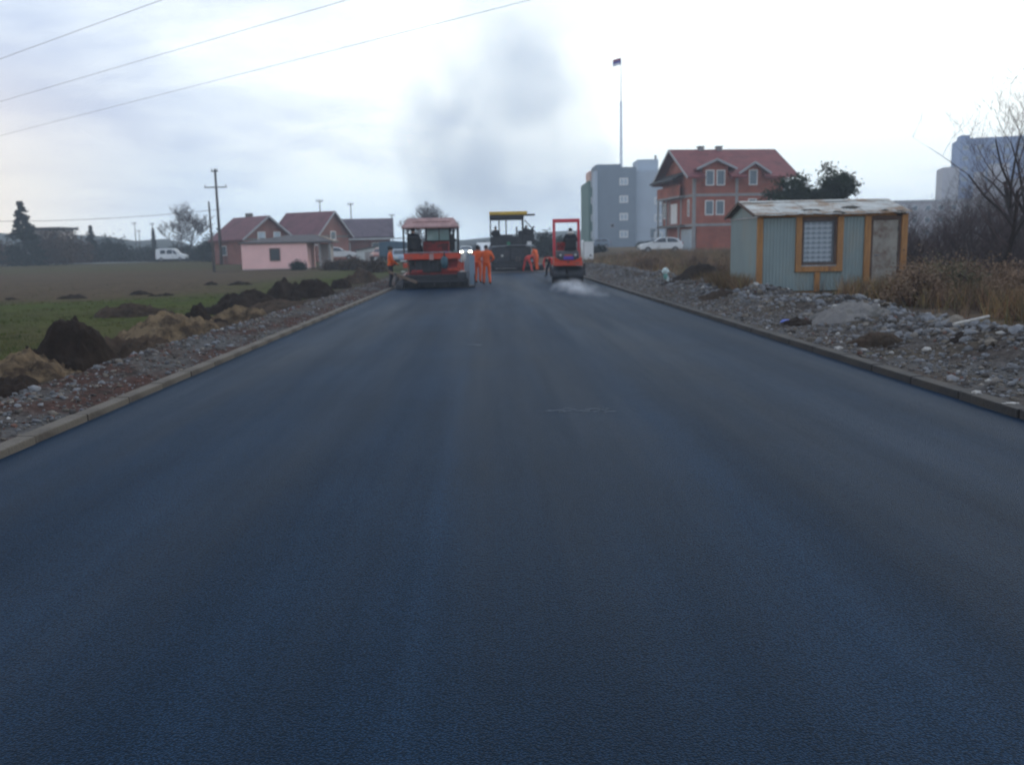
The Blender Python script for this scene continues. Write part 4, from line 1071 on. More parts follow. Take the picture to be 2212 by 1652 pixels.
# ------------------------------------------------------------------ people
def person(label, loc, rz, joints, cloth, hair='hair', hood=None, hat=None):
    """joints: overrides of a standing figure facing +y, 1.75 m tall; cloth: torso, legs, boots materials"""
    J = dict(pel=(0, 0, .95), waist=(0, .0, 1.10), chest=(0, 0, 1.33), neck=(0, .0, 1.49), head=(0, .03, 1.62), top=(0, .02, 1.69))
    for s, k in ((-1, 'L'), (1, 'R')):
        J.update({'sh'+k: (s*.19, 0, 1.41), 'el'+k: (s*.25, -.02, 1.13), 'wr'+k: (s*.24, .1, .90), 'ha'+k: (s*.235, .14, .82),
                  'hip'+k: (s*.10, 0, .90), 'kn'+k: (s*.115, .02, .49), 'an'+k: (s*.12, -.03, .09), 'toe'+k: (s*.135, .14, .04)})
    J.update(joints)
    rad_ = dict(pel=(.155, .115), waist=(.145, .105), chest=(.165, .115), neck=(.06, .06), head=(.078, .098), top=(.062, .08))
    for k in 'LR':
        rad_.update({'sh'+k: (.078,)*2, 'el'+k: (.055,)*2, 'wr'+k: (.042,)*2, 'ha'+k: (.038, .022), 'hip'+k: (.098,)*2, 'kn'+k: (.072,)*2, 'an'+k: (.056,)*2, 'toe'+k: (.042,)*2})
    E_ = [('pel', 'waist'), ('waist', 'chest'), ('chest', 'neck'), ('neck', 'head'), ('head', 'top')]
    for k in 'LR': E_ += [('chest', 'sh'+k), ('sh'+k, 'el'+k), ('el'+k, 'wr'+k), ('wr'+k, 'ha'+k), ('pel', 'hip'+k), ('hip'+k, 'kn'+k), ('kn'+k, 'an'+k), ('an'+k, 'toe'+k)]
    names = list(J); idx = {n: i for i, n in enumerate(names)}
    V = [Vector(J[n]) for n in names]; Rr = [rad_[n] for n in names]; ed = [(idx[a], idx[b]) for a, b in E_]; roots = [0]
    for k in 'LR':                                         # five fingers rooted in the palm
        s = -1 if k == 'L' else 1
        h, wv = Vector(J['ha'+k]), Vector(J['wr'+k]); d = (h - wv).normalized(); side = d.cross(Vector((0, 0, 1)) if abs(d.z) < .9 else Vector((0, 1, 0))).normalized(); pn = side.cross(d)
        for i, ln in enumerate((.060, .078, .085, .078, .062)):
            if i == 0: b0 = h - d*.035 + side*.025; dirs = (side*.8 + d*.6, d)
            else: b0 = h + side*((2.5 - i)*.019); dirs = (d, d*.7 + pn*.7)
            b = len(V); V += [b0, b0 + dirs[0].normalized()*ln*.5, b0 + dirs[0].normalized()*ln*.5 + dirs[1].normalized()*ln*.5]
            Rr += [(.010, .010), (.009, .009), (.008, .008)]; ed += [(b, b+1), (b+1, b+2)]; roots.append(b)
    # nose, ears
    hd = Vector(J['head']); up = (Vector(J['top']) - Vector(J['neck'])).normalized(); fw = Vector((0, 1, 0)) - up*up.y; fw = fw.normalized() if fw.length > .2 else Vector((0, 0, -1)); rt = fw.cross(up)
    for (p0, p1, r_) in ((hd + fw*.085 - up*.01, hd + fw*.115 - up*.035, .013), (hd + rt*.07 - fw*.01, hd + rt*.092 - fw*.015, .018), (hd - rt*.07 - fw*.01, hd - rt*.092 - fw*.015, .018)):
        b = len(V); V += [p0, p1]; Rr += [(r_, r_), (r_*.8, r_*.8)]; ed.append((b, b+1)); roots.append(b)
    me = bpy.data.meshes.new('body'); me.from_pydata([tuple(v) for v in V], ed, [])
    o = bpy.data.objects.new('tmp_body', me); C.objects.link(o)
    md = o.modifiers.new('skin', 'SKIN')
    if not me.skin_vertices:
        me.attributes.new('skin', 'FLOAT', 'POINT') if False else None
        bpy.context.view_layer.objects.active = o; bpy.ops.mesh.customdata_skin_add()
    for i, sv in enumerate(me.skin_vertices[0].data):
        sv.radius = Rr[i]; sv.use_root = i in roots
    md.use_smooth_shade = True
    o.modifiers.new('sub', 'SUBSURF').levels = 1
    o.modifiers['sub'].render_levels = 1
    dg = bpy.context.evaluated_depsgraph_get(); ev = o.evaluated_get(dg)
    m2 = bpy.data.meshes.new_from_object(ev); bpy.data.objects.remove(o)
    m2.materials.clear()
    for m_ in (M[cloth[0]], M[cloth[1]], M[cloth[2]], M['skin']): m2.materials.append(m_)
    segs = []
    for a, b in E_:
        if a in ('neck', 'head'): c = 3
        elif a[:2] == 'wr': c = 3
        elif a in ('pel', 'waist', 'chest') and not b.startswith('hip'): c = 0
        elif a[:2] in ('sh', 'el'): c = 0
        elif a[:2] == 'an': c = 2
        else: c = 1
        segs.append((Vector(J[a]), Vector(J[b]), c))
    pel = Vector(J['pel']); wst_ = Vector(J['waist'])
    for f in m2.polygons:
        c = f.center; best = (9, 0)
        for (a, b, m_) in segs:
            d = b - a; t = max(0, min(1, (c - a).dot(d)/d.length_squared)); e = (c - a - d*t).length
            if e < best[0]: best = (e, m_)
        k = best[1]
        if k == 0 and (c - pel).dot((wst_ - pel).normalized()) < .02 and (c - pel).length < .26: k = 1
        f.material_index = k
    m2.shade_smooth()
    root = thing('person', label, 'person', loc, rz)
    m2.name = 'body'; bo = bpy.data.objects.new('body', m2); C.objects.link(bo); bo.parent = root
    h = MB(); q = hd + up*.035 - fw*.022
    h.ball((0, 0, 0), (.094, .108, .098), 12, 8)
    ho = h.build('hair', M[hair], root, smooth=True)
    mx = Matrix((rt, fw, up)).transposed().to_4x4(); mx.translation = q; ho.matrix_local = mx
    fc = MB()
    for s in (-1, 1): fc.ball(tuple(hd + fw*.083 + rt*s*.032 + up*.0), .012, 6, 4)
    fc.bar(hd + fw*.085 - up*.068 - rt*.026, hd + fw*.085 - up*.068 + rt*.026, .012, .008); fc.build('face', M['boots'], root)
    if hood:
        c = Vector(J['neck']); b = MB(); b.ball(tuple(c - fw*.05 + up*.025), (.15, .10, .085), 12, 7); b.build('hood', M[hood], root, smooth=True)
    # jacket hem and belt
    if not joints.get('_nohem'):
        b = MB(); d = (wst_ - pel).normalized(); n_ = 16; s_ = d.cross(Vector((1, 0, 0))).normalized()
        for j, (o_, gr_) in enumerate(((-.02, 1.10), (.05, 1.07))):
            for i in range(n_):
                a = 2*PI*i/n_; q2 = pel + d*o_ + Vector((1, 0, 0))*math.cos(a)*.155*gr_ + s_*math.sin(a)*.12*gr_; b.v.append(tuple(q2))
        for i in range(n_): b.f.append((i, (i+1) % n_, n_ + (i+1) % n_, n_ + i)); b.m.append(0)
        o2 = b.build('jacket_hem', M[cloth[0]], root, smooth=True); o2.modifiers.new('t', 'SOLIDIFY').thickness = .012
    return root
for d_ in ({},): pass
def at_ground(px, py): 
    p = gr(px, py, 0.0); return Vector((p.x, p.y, 0))
# the man walking away in full orange
pw = at_ground(1052, 615)
person('worker in full orange suit walking away up the middle of the road', (pw.x, pw.y, 0), rad(4),
       dict(elL=(-.32, -.02, 1.14), wrL=(-.22, .17, 1.05), haL=(-.17, .23, 1.03), elR=(.33, -.03, 1.14), wrR=(.24, .16, 1.04), haR=(.19, .23, 1.02),
            knL=(-.12, .04, .50), anL=(-.13, .10, .10), toeL=(-.14, .26, .045), knR=(.12, .05, .49), anR=(.13, -.14, .10), toeR=(.14, .02, .04), head=(0, .06, 1.60), top=(0, .06, 1.67)),
       ('hiviz', 'hiviz_bright', 'boots'))
p2 = at(1032, 606, 40.2)
person('worker in pale orange jacket half hidden behind the man walking away', (p2.x + .02, 40.6, 0), rad(-30),
       dict(elR=(.3, .05, 1.15), wrR=(.12, .26, 1.12), haR=(.05, .30, 1.12)), ('hiviz', 'hiviz', 'boots'))
p3 = at(845, 610, 36.9)
person('worker in orange jacket and black trousers at the left kerb', (p3.x, 36.9, 0.02), rad(-75),
       dict(elL=(-.28, .02, 1.14), wrL=(-.2, .22, 1.02), haL=(-.16, .28, 1.0), elR=(.26, .06, 1.14), wrR=(.2, .26, .98), haR=(.18, .33, .95), anR=(.13, -.10, .10), toeR=(.14, .06, .04)),
       ('hiviz', 'dark_cloth', 'boots'))
bend = dict(pel=(0, -.12, .86), waist=(0, .02, .95), chest=(0, .24, 1.02), neck=(0, .40, .98), head=(0, .50, .93), top=(0, .55, .89),
            shL=(-.19, .30, 1.0), shR=(.19, .30, 1.0), elL=(-.23, .36, .72), elR=(.23, .40, .72), wrL=(-.16, .45, .48), wrR=(.12, .50, .50), haL=(-.14, .47, .40), haR=(.10, .53, .42),
            hipL=(-.11, -.12, .82), hipR=(.11, -.12, .82), knL=(-.24, -.04, .46), knR=(.24, .0, .46), anL=(-.33, -.10, .09), anR=(.32, -.10, .09), toeL=(-.37, .06, .04), toeR=(.37, .06, .04))
p4 = at(1141, 588, 57.5)
person('worker in red suit bending forward with legs apart beside the far paver', (p4.x, 57.5, 0.03), rad(-35), bend, ('hiviz_red', 'hiviz_red', 'hiviz_red'))
p5 = at(1160, 588, 58.2)
person('worker in orange suit standing stooped right behind the bending worker', (p5.x, 58.2, 0.03), rad(60),
       dict(waist=(0, .03, 1.09), chest=(0, .12, 1.28), neck=(0, .22, 1.40), head=(0, .29, 1.50), top=(0, .31, 1.57), shL=(-.19, .14, 1.35), shR=(.19, .14, 1.35), elL=(-.23, .22, 1.08), elR=(.23, .24, 1.08),
            wrL=(-.14, .40, .95), wrR=(.1, .42, .95), haL=(-.1, .46, .90), haR=(.06, .48, .9)), ('hiviz', 'hiviz', 'boots'))
p6 = at(1190, 592, 47.0)
person('worker in dull red jacket stooping behind the left side of the roller', (p6.x, 47.0, 0), rad(150), bend, ('hiviz_red', 'dark_cloth', 'boots'))
def sit(dz=0.0, arms=True):
    d = dict(pel=(0, -.02, .10), waist=(0, -.04, .25), chest=(0, -.02, .48), neck=(0, .0, .64), head=(0, .04, .77), top=(0, .03, .84))
    for s, k in ((-1, 'L'), (1, 'R')):
        d.update({'sh'+k: (s*.20, 0, .56), 'el'+k: (s*.29, .10, .32), 'wr'+k: (s*.18, .34, .34), 'ha'+k: (s*.16, .42, .35),
                  'hip'+k: (s*.10, .02, .08), 'kn'+k: (s*.14, .44, .10), 'an'+k: (s*.14, .46, -.30), 'toe'+k: (s*.15, .62, -.35)})
    return d

# ------------------------------------------------------------------ orange paver (left)
pa = at(937, 622, 36.4)
A = thing('asphalt_paver', 'orange and red asphalt paver with pinkish canopy on the left of the road', 'paver', (pa.x, 36.0, 0), rad(1))
def part(parent, name, m, f, bevel=.012, smooth=False):
    b = MB(); f(b); return b.build(name, M[m], parent, bevel=bevel, smooth=smooth)
cn = MB()
ex0, ex1, tx0, tx1 = -1.22, 1.12, -.98, .90; ey0, ey1, ty0, ty1 = .25, 2.35, .62, 2.0
for (zz_, s) in ((2.46, 0), (2.53, 0), (2.88, 1), (2.80, 1)):
    x0, x1, y0, y1 = (tx0, tx1, ty0, ty1) if s else (ex0, ex1, ey0, ey1)
    cn.v += [(x0, y0, zz_), (x1, y0, zz_), (x1, y1, zz_), (x0, y1, zz_)]
q4 = lambda a, b: [(a+i, a+(i+1) % 4, b+(i+1) % 4, b+i) for i in range(4)]
cn.f = q4(0, 4) + q4(4, 8) + [(8, 9, 10, 11)] + [(15, 14, 13, 12)] + [(a, d, c, b) for (a, b, c, d) in q4(0, 12)]; cn.m = [0]*len(cn.f)
cano = cn.build('canopy', M['canopy_pink'], A, bevel=.015)
part(cano, 'roof_panel', 'canopy_pink', lambda b: b.add([(-.78, .44, 2.703), (.78, .44, 2.703), (.74, .56, 2.818), (-.74, .56, 2.818), (-.78, .415, 2.73), (.78, .415, 2.73), (.74, .535, 2.845), (-.74, .535, 2.845)],
     [(0, 3, 2, 1), (4, 5, 6, 7), (0, 1, 5, 4), (1, 2, 6, 5), (2, 3, 7, 6), (3, 0, 4, 7)]), .0)
for (x, y, z0) in ((-1.16, .35, 1.42), (1.06, .35, 1.42), (-1.1, 2.25, 1.5), (1.06, 2.25, 1.5)):
    part(A, 'canopy_post', 'dark_steel', lambda b: b.bar((x, y, z0), (x, y, 2.47), .07, .07), .008)
part(A, 'windscreen_frame', 'dark_steel', lambda b: [b.bar((-.33, 2.2, 1.5), (-.33, 2.2, 2.5), .07), b.bar((.71, 2.2, 1.5), (.71, 2.2, 2.5), .09), b.bar((.23, 2.2, 1.9), (.23, 2.2, 2.5), .035), b.bar((-.3, 2.2, 1.95), (.68, 2.2, 1.95), .05)], .004)
part(A, 'windscreen', 'green_glass', lambda b: b.span(-.29, .66, 2.19, 2.2, 1.97, 2.47), 0)
part(A, 'engine_hood', 'red_paint', lambda b: b.prism([(1.3, 1.3), (3.1, 1.3), (3.1, 1.75), (1.9, 1.92), (1.3, 1.92)], 'x', -.42, .67), .03)
part(A, 'hood_louvre', 'black_metal', lambda b: [b.span(.36, .62, 1.275, 1.298, 1.55 + k*.06, 1.585 + k*.06) for k in range(5)], 0)
part(A, 'platform', 'dark_steel', lambda b: b.span(-1.14, 1.14, .2, 2.4, 1.20, 1.30), .01)
bandp = part(A, 'rear_guard', 'orange_paint', lambda b: [b.span(-1.16, -.12, .08, .16, 1.19, 1.43), b.span(.06, 1.16, .08, .16, 1.19, 1.43)], .012)
part(bandp, 'guard_box', 'canopy_pink', lambda b: b.span(-.118, .058, .05, .17, 1.16, 1.42), .01)
part(A, 'hand_rail', 'worn_steel', lambda b: b.tube([(-1.15, .12, 1.46), (0, .12, 1.475), (1.15, .12, 1.46)], .022, 8), 0)
part(A, 'rear_body', 'red_paint', lambda b: [b.span(-1.0, 1.05, .45, 3.0, .55, 1.19)], .02)
part(A, 'auger_guard', 'black_metal', lambda b: [b.span(-.72, .35, .30, .448, .66, 1.17), b.span(-.99, -.75, .36, .448, .70, 1.17)], .01)
for k in range(6): part(A, 'guard_slat', 'dark_steel', lambda b: b.span(-.70 + k*.175, -.66 + k*.175, .27, .298, .68, 1.15), 0)
part(A, 'corner_panel', 'orange_paint', lambda b: b.prism([(.62, .70), (1.18, .70), (1.22, 1.02), (1.06, 1.12), (1.0, .83), (.62, .80)], 'y', .28, .44), .01)
part(A, 'corner_panel', 'orange_paint', lambda b: b.span(-1.22, -1.04, .25, .5, .86, 1.06), .02)
part(A, 'lower_beam', 'red_paint', lambda b: b.span(-.86, -.42, .2, .3, .66, .76), .01)
tk = part(A, 'hanging_tank', 'teal_tank', lambda b: b.tube([(.5, .02, .80), (.5, .02, .86), (.5, .02, 1.0), (.5, .02, 1.22), (.5, .02, 1.30)], [.06, .13, .15, .14, .07], 14), 0, True)
part(tk, 'strap', 'black_metal', lambda b: b.tube([(.5, .02, 1.30), (.5, .09, 1.46)], .03, 8), 0)
scr = part(A, 'screed', 'black_metal', lambda b: [b.span(-1.32, 1.42, -.05, .55, .04, .40), b.span(-1.25, 1.35, .02, .45, .40, .56)], .02)
part(scr, 'screed_walkway', 'dark_steel', lambda b: [b.span(-1.3, 1.4, -.32, -.06, .26, .31)] + [b.span(-1.2 + k*.62, -1.16 + k*.62, -.30, -.06, .10, .255) for k in range(5)], .006)
part(scr, 'end_plate', 'black_metal', lambda b: b.prism([(-.25, .01), (.75, .01), (.75, .52), (.2, .60), (-.25, .35)], 'x', -1.52, -1.44), .01)
part(scr, 'end_plate', 'dark_steel', lambda b: b.prism([(-.25, .01), (.75, .01), (.75, .62), (.2, .70), (-.25, .40)], 'x', 1.43, 1.48), .01)
part(scr, 'extension_box', 'dark_steel', lambda b: [b.span(1.0, 1.40, -.2, .0, .34, .66)], .02)
part(scr, 'extension_foot', 'black_metal', lambda b: b.prism([(-.5, .0), (.1, .0), (.1, .22), (-.2, .36), (-.5, .2)], 'x', -1.45, -1.18), .03)
part(A, 'side_gate', 'blue_grey_paint', lambda b: [b.span(1.52, 1.74, .1, .14, .12, 1.32)], .01)
part(A, 'gate_foot', 'dark_steel', lambda b: [b.span(1.40, 1.72, -.1, .3, .02, .09), b.bar((1.72, .12, .03), (1.72, .12, .55), .05)], .01)
part(A, 'screed_lamp', 'lamp_lens', lambda b: b.span(1.14, 1.30, -.06, -.01, .64, .70), .01)
part(A, 'screed_lamp', 'lamp_lens', lambda b: b.span(-1.28, -1.12, -.06, -.01, .70, .745), .01)
for s in (-1, 1):
    tr = part(A, 'track', 'rubber', lambda b: b.prism([(1.0, .02), (3.4, .02), (3.62, .2), (3.62, .42), (3.4, .6), (1.0, .6), (.78, .42), (.78, .2)], 'x', s*.85 - .17, s*.85 + .17), .02)
    part(tr, 'track_wheel', 'dark_steel', lambda b: [b.cyl((s*1.025, y, .31), (s*1.045, y, .31), .22, 14) for y in (1.1, 3.3)], 0)
    part(A, 'hopper_wing', 'orange_paint', lambda b: b.prism([(3.5, .5), (5.1, .45), (5.1, 1.15), (3.5, 1.25)], 'x', s*1.2 - .04, s*1.2 + .04), .01)
    part(A, 'tow_arm', 'red_paint', lambda b: b.bar((s*1.28, .5, .42), (s*1.28, 3.2, .5), .09, .2), .01)
part(A, 'hopper_floor', 'dark_steel', lambda b: b.span(-1.15, 1.15, 3.5, 5.1, .4, .5), .01)
part(A, 'push_roller', 'dark_steel', lambda b: b.cyl((-.9, 5.25, .5), (.9, 5.25, .5), .09, 12), 0)
st = part(A, 'seat', 'black_metal', lambda b: [b.span(-1.0, -.52, .55, 1.05, 1.30, 1.62), b.box((-.76, .50, 1.86), (.46, .12, .55), (.12, 0, 0))], .04)
cs = part(A, 'console', 'black_metal', lambda b: [b.prism([(1.0, 1.3), (1.35, 1.3), (1.35, 1.95), (1.15, 2.06), (1.0, 1.85)], 'x', -1.08, -.5)], .03)
part(cs, 'steering_wheel', 'rubber', lambda b: b.tube([(-.78 + .19*math.cos(a), .96 + .05*math.sin(a), 1.95 + .18*math.sin(a)) for a in [i*PI/8 for i in range(17)]], .018, 6), 0, True)
part(A, 'mirror', 'black_metal', lambda b: [b.span(.86, 1.0, .38, .42, 1.9, 2.02), b.bar((1.0, .4, 1.95), (1.06, .37, 1.95), .025)], .01)
part(A, 'grille_post', 'dark_steel', lambda b: [b.bar((.82, 1.4, 1.3), (.82, 1.4, 2.2), .1), b.span(.74, .92, 1.35, 1.5, 1.55, 1.9)], .01)
part(A, 'exhaust', 'dark_steel', lambda b: b.tube([(.85, 2.6, 1.7), (.85, 2.6, 2.3), (.85, 2.52, 2.42)], .05, 10), 0)
part(A, 'wiring_box', 'plate_blue', lambda b: b.span(.44, .62, 1.24, 1.272, 1.36, 1.5), .01)
part(A, 'levelling_beam', 'plank', lambda b: b.bar((-1.80, -.1, .74), (-.62, -.35, .27), .05, .11), .006)
part(A, 'beam_joint', 'dark_steel', lambda b: b.cyl((-1.50, -.2, .62), (-1.50, -.05, .62), .06, 12), 0)
q = MB(); q.span(-.15, .15, -.09, .09, 0, .15); q.tube([(-.1, 0, .15), (-.06, 0, .2), (.06, 0, .2), (.1, 0, .15)], .014, 6)
jc = q.build('jerrycan', M['green_can'], None, bevel=.02); jc.location = A.matrix_world @ Vector((0, 0, 0)); jc.location = (pa.x + .92, 36.35, 1.30); tag(jc, 'green jerrycan standing on the rear platform of the orange paver', 'jerrycan')
wb = crumple('white_sack', (0, 0, 0), (.10, .10, .19), M['white_cloth'], None, 3.3); wb.location = (pa.x + 1.26, 36.12, 1.25); tag(wb, 'white sack hanging on the right corner of the orange paver', 'sack')
person('operator in dark jacket at the controls of the orange paver', (pa.x - .80, 36.62, 1.62), rad(-20), sit(), ('dark_cloth', 'dark_cloth', 'boots'))

# ------------------------------------------------------------------ dark paver with yellow roof (far)
pb = at(1100, 587, 59.0)
B = thing('asphalt_paver', 'dark asphalt paver with flat yellow roof at the end of the fresh road', 'paver', (pb.x, 59.0, .03), rad(-1))
ro = part(B, 'roof', 'yellow_paint', lambda b: b.span(-1.27, 1.28, .3, 3.0, 3.74, 3.97), .05)
part(ro, 'roof_frame', 'black_metal', lambda b: b.span(-1.25, 1.06, .35, 2.95, 3.46, 3.735), .03)
part(ro, 'roof_boom', 'black_metal', lambda b: b.span(1.1, 1.80, .6, .8, 3.66, 3.79), .01)
for (x, y) in ((-1.2, .45), (1.0, .45), (-.63, 2.85), (-.14, 2.85), (1.0, 2.85)):
    part(B, 'roof_post', 'black_metal', lambda b: b.bar((x, y, 1.6), (x, y, 3.47), .085), .01)
part(B, 'body', 'black_metal', lambda b: [b.span(-1.18, 1.5, .5, 4.2, .35, 1.62)], .03)
part(B, 'rear_panel', 'dark_steel', lambda b: [b.span(-1.12, .08, .40, .498, .62, 1.55), b.span(.16, 1.05, .42, .498, .70, 1.5)], .015)
part(B, 'ladder_panel', 'concrete_dark', lambda b: [b.bar((.50, .36, .2), (.50, .36, .95), .04), b.bar((.74, .36, .2), (.74, .36, .95), .04)] + [b.bar((.5, .36, .3 + k*.2), (.74, .36, .3 + k*.2), .03) for k in range(4)], 0)
part(B, 'guard_rail', 'worn_steel', lambda b: [b.tube([(-1.15, .38, 1.68), (.6, .38, 1.72), (1.4, .38, 1.70)], .028, 8)], 0)
part(B, 'platform_guard', 'black_metal', lambda b: [b.span(-1.18, .9, .42, .5, 1.70, 2.30), b.span(-.95, .3, .9, 1.5, 1.65, 2.45)], .02)
part(B, 'engine_hood', 'black_metal', lambda b: [b.span(-.2, 1.2, 2.0, 4.0, 1.6, 2.35)], .05)
for (x, s) in ((-.85, 0), (.9, 1)):
    part(B, 'seat', 'black_metal', lambda b: [b.span(x - .27, x + .27, .75, 1.25, 1.95, 2.15), b.box((x, .72, 2.42), (.5, .13, .55), (.1, 0, 0))], .05)
part(B, 'control_stand', 'black_metal', lambda b: [b.span(.9, 1.75, .45, .75, 1.8, 2.42), b.box((1.35, .6, 2.62), (.75, .2, .36), (0, .3, 0)), b.bar((1.2, .6, 2.3), (1.75, .55, 2.95), .12)], .03)
part(B, 'side_arm', 'dark_steel', lambda b: [b.bar((1.1, .6, 3.4), (1.9, .7, 2.5), .06), b.bar((1.9, .7, 2.5), (2.25, .7, 2.2), .06)], .01)
part(B, 'cooler_box', 'white_paint', lambda b: b.span(1.25, 1.55, .36, .45, 1.72, 1.95), .02)
lt = part(B, 'work_lamp', 'lamp_lens', lambda b: b.cyl((-.45, .36, 1.03), (-.45, .40, 1.03), .08, 12), 0)
part(B, 'green_disc', 'green_can', lambda b: b.cyl((0, .36, 1.84), (0, .42, 1.84), .13, 14), 0)
sc2 = part(B, 'screed', 'black_metal', lambda b: [b.span(-1.15, 2.3, -.05, .5, .02, .42), b.span(-1.0, 1.9, .05, .45, .42, .60)], .02)
part(sc2, 'screed_edge', 'worn_steel', lambda b: b.span(-.9, .5, -.085, -.05, .17, .22), .005)
part(sc2, 'end_plate', 'dark_steel', lambda b: b.span(2.3, 2.36, -.2, .8, .01, .5), .01)
part(sc2, 'end_plate', 'dark_steel', lambda b: b.span(-1.22, -1.153, -.2, .8, .01, .5), .01)
part(sc2, 'screed_walkway', 'dark_steel', lambda b: b.span(-1.1, 2.2, -.32, -.09, .28, .33), .01)
for s in (-1, 1):
    part(B, 'track', 'rubber', lambda b: b.prism([(1.0, .01), (3.8, .01), (4.05, .25), (4.05, .5), (3.8, .7), (1.0, .7), (.75, .5), (.75, .25)], 'x', s*.95 - .2, s*.95 + .2), .02)
    part(B, 'hopper_wing', 'black_metal', lambda b: b.prism([(4.2, .5), (6.0, .5), (6.0, 1.4), (4.2, 1.5)], 'x', s*1.3 - .05, s*1.3 + .05), .01)
part(B, 'exhaust', 'dark_steel', lambda b: b.tube([(.6, 3.2, 2.3), (.6, 3.2, 3.0)], .06, 10), 0)
person('operator in dark clothes on the left seat of the yellow-roofed paver', (pb.x - .85, 60.0, 2.15), rad(0), sit(), ('dark_cloth', 'dark_cloth', 'boots'))
person('operator in dark clothes on the right seat of the yellow-roofed paver', (pb.x + 1.25, 59.95, 2.18), rad(25), sit(), ('dark_cloth', 'dark_cloth', 'boots'))

# ------------------------------------------------------------------ roller
pr = at(1227, 612, 38.6)
R_ = thing('road_roller', 'small orange road roller with tall red roll bar and black drums', 'roller', (pr.x, 38.4, 0), rad(-2))
def rops(b):
    b.span(-.615, -.49, 1.3, 1.42, 1.0, 2.66); b.span(.49, .615, 1.3, 1.42, 1.0, 2.66); b.span(-.615, .615, 1.295, 1.425, 2.66, 2.83)
rp = part(R_, 'roll_bar', 'rops_red', rops, .02)
part(rp, 'roll_bar_brace', 'red_paint', lambda b: [b.bar((s*.55, 1.36, 1.35), (s*.55, 1.9, .95), .08) for s in (-1, 1)], .01)
bd = part(R_, 'rear_hood', 'orange_paint', lambda b: b.add(
    [(-.62, .12, .76), (.62, .12, .76), (.62, 1.5, .76), (-.62, 1.5, .76), (-.60, .06, 1.14), (-.33, .04, .99), (.33, .04, .99), (.60, .06, 1.14), (.60, 1.5, 1.2), (-.60, 1.5, 1.2), (.33, 1.5, 1.05), (-.33, 1.5, 1.05)],
    [(0, 1, 7, 6, 5, 4), (1, 2, 8, 7), (2, 3, 9, 11, 10, 8), (3, 0, 4, 9), (4, 5, 11, 9), (5, 6, 10, 11), (6, 7, 8, 10), (0, 3, 2, 1)]), .02)
part(R_, 'engine_cover', 'black_metal', lambda b: b.prism([(.10, .99), (1.4, 1.04), (1.4, 1.42), (.5, 1.40), (.16, 1.2)], 'x', -.5, .5), .04)
for s in (-1, 1): part(R_, 'rear_lamp', 'lamp_lens', lambda b: b.cyl((s*.33, .06, 1.22), (s*.33, .14, 1.22), .05, 12), 0)
pl_ = part(R_, 'name_plate', 'plate_blue', lambda b: b.box((.02, .028, 1.10), (.44, .02, .15)), .02)
part(pl_, 'orange_strip', 'orange_paint', lambda b: b.box((.02, .05, 1.21), (.34, .02, .07)), .01)
part(R_, 'hood_lip', 'orange_paint', lambda b: [b.span(-.63, .63, .02, .118, .76, .93)], .015)
part(R_, 'hood_latch', 'dark_steel', lambda b: b.add([(-.09, .015, .95), (.09, .015, .95), (0, .015, .87), (-.09, -.01, .95), (.09, -.01, .95), (0, -.01, .87)], [(0, 1, 2), (5, 4, 3), (0, 3, 4, 1), (1, 4, 5, 2), (2, 5, 3, 0)]), 0)
def drum(name, x0, x1, yc, r, m):
    b = MB(); b.tube([(x0, yc, r), (x0 + .02, yc, r), (x1 - .02, yc, r), (x1, yc, r)], [r - .02, r, r, r - .02], 36); o = b.build(name, M[m], R_)
    b = MB(); b.cyl((x0 - .012, yc, r), (x1 + .012, yc, r), r*.3, 16); b.build('hub', M['dark_steel'], o)
    return o
drum('drum', -.70, -.10, .52, .36, 'dark_steel'); drum('drum', -.03, .68, .52, .36, 'black_metal'); drum('front_drum', -.65, .65, 2.6, .36, 'dark_steel')
for x0 in (-.80, .71): part(R_, 'drum_fork', 'dark_steel', lambda b: b.span(x0, x0 + .065, .3, .8, .3, .86), .01)
part(R_, 'scraper', 'dark_steel', lambda b: b.span(-.68, .66, .10, .13, .30, .42), 0)
part(R_, 'front_frame', 'orange_paint', lambda b: [b.span(-.5, .5, 1.5, 3.0, .72, 1.15)], .03)
part(R_, 'operator_floor', 'black_metal', lambda b: b.span(-.6, .6, 1.0, 2.1, .95, 1.02), .01)
part(R_, 'seat', 'black_metal', lambda b: [b.span(-.1, .44, 1.0, 1.5, 1.42, 1.58), b.box((.17, .93, 1.72), (.50, .12, .42), (.1, 0, 0))], .04)
sc_ = part(R_, 'steering_column', 'red_paint', lambda b: b.prism([(1.8, 1.02), (2.1, 1.02), (2.0, 1.75), (1.8, 1.8)], 'x', -.42, .0), .02)
part(sc_, 'steering_wheel', 'rubber', lambda b: b.tube([(.1 + .18*math.cos(a), 1.75 + .1*math.sin(a), 1.85 + .14*math.sin(a)) for a in [i*PI/8 for i in range(17)]], .016, 6), 0, True)
part(R_, 'control_lever', 'red_paint', lambda b: [b.bar((-.30, 1.2, 1.35), (-.28, 1.15, 1.74), .05), b.ball((-.28, 1.15, 1.76), .045, 8, 6)], 0)
dp = R_.location
person('roller driver in black jacket with white hood seen from behind', (dp.x + .22, 38.4 + 1.18, 1.52), rad(-3), sit(), ('dark_cloth', 'dark_cloth', 'boots'), hood='white_cloth')

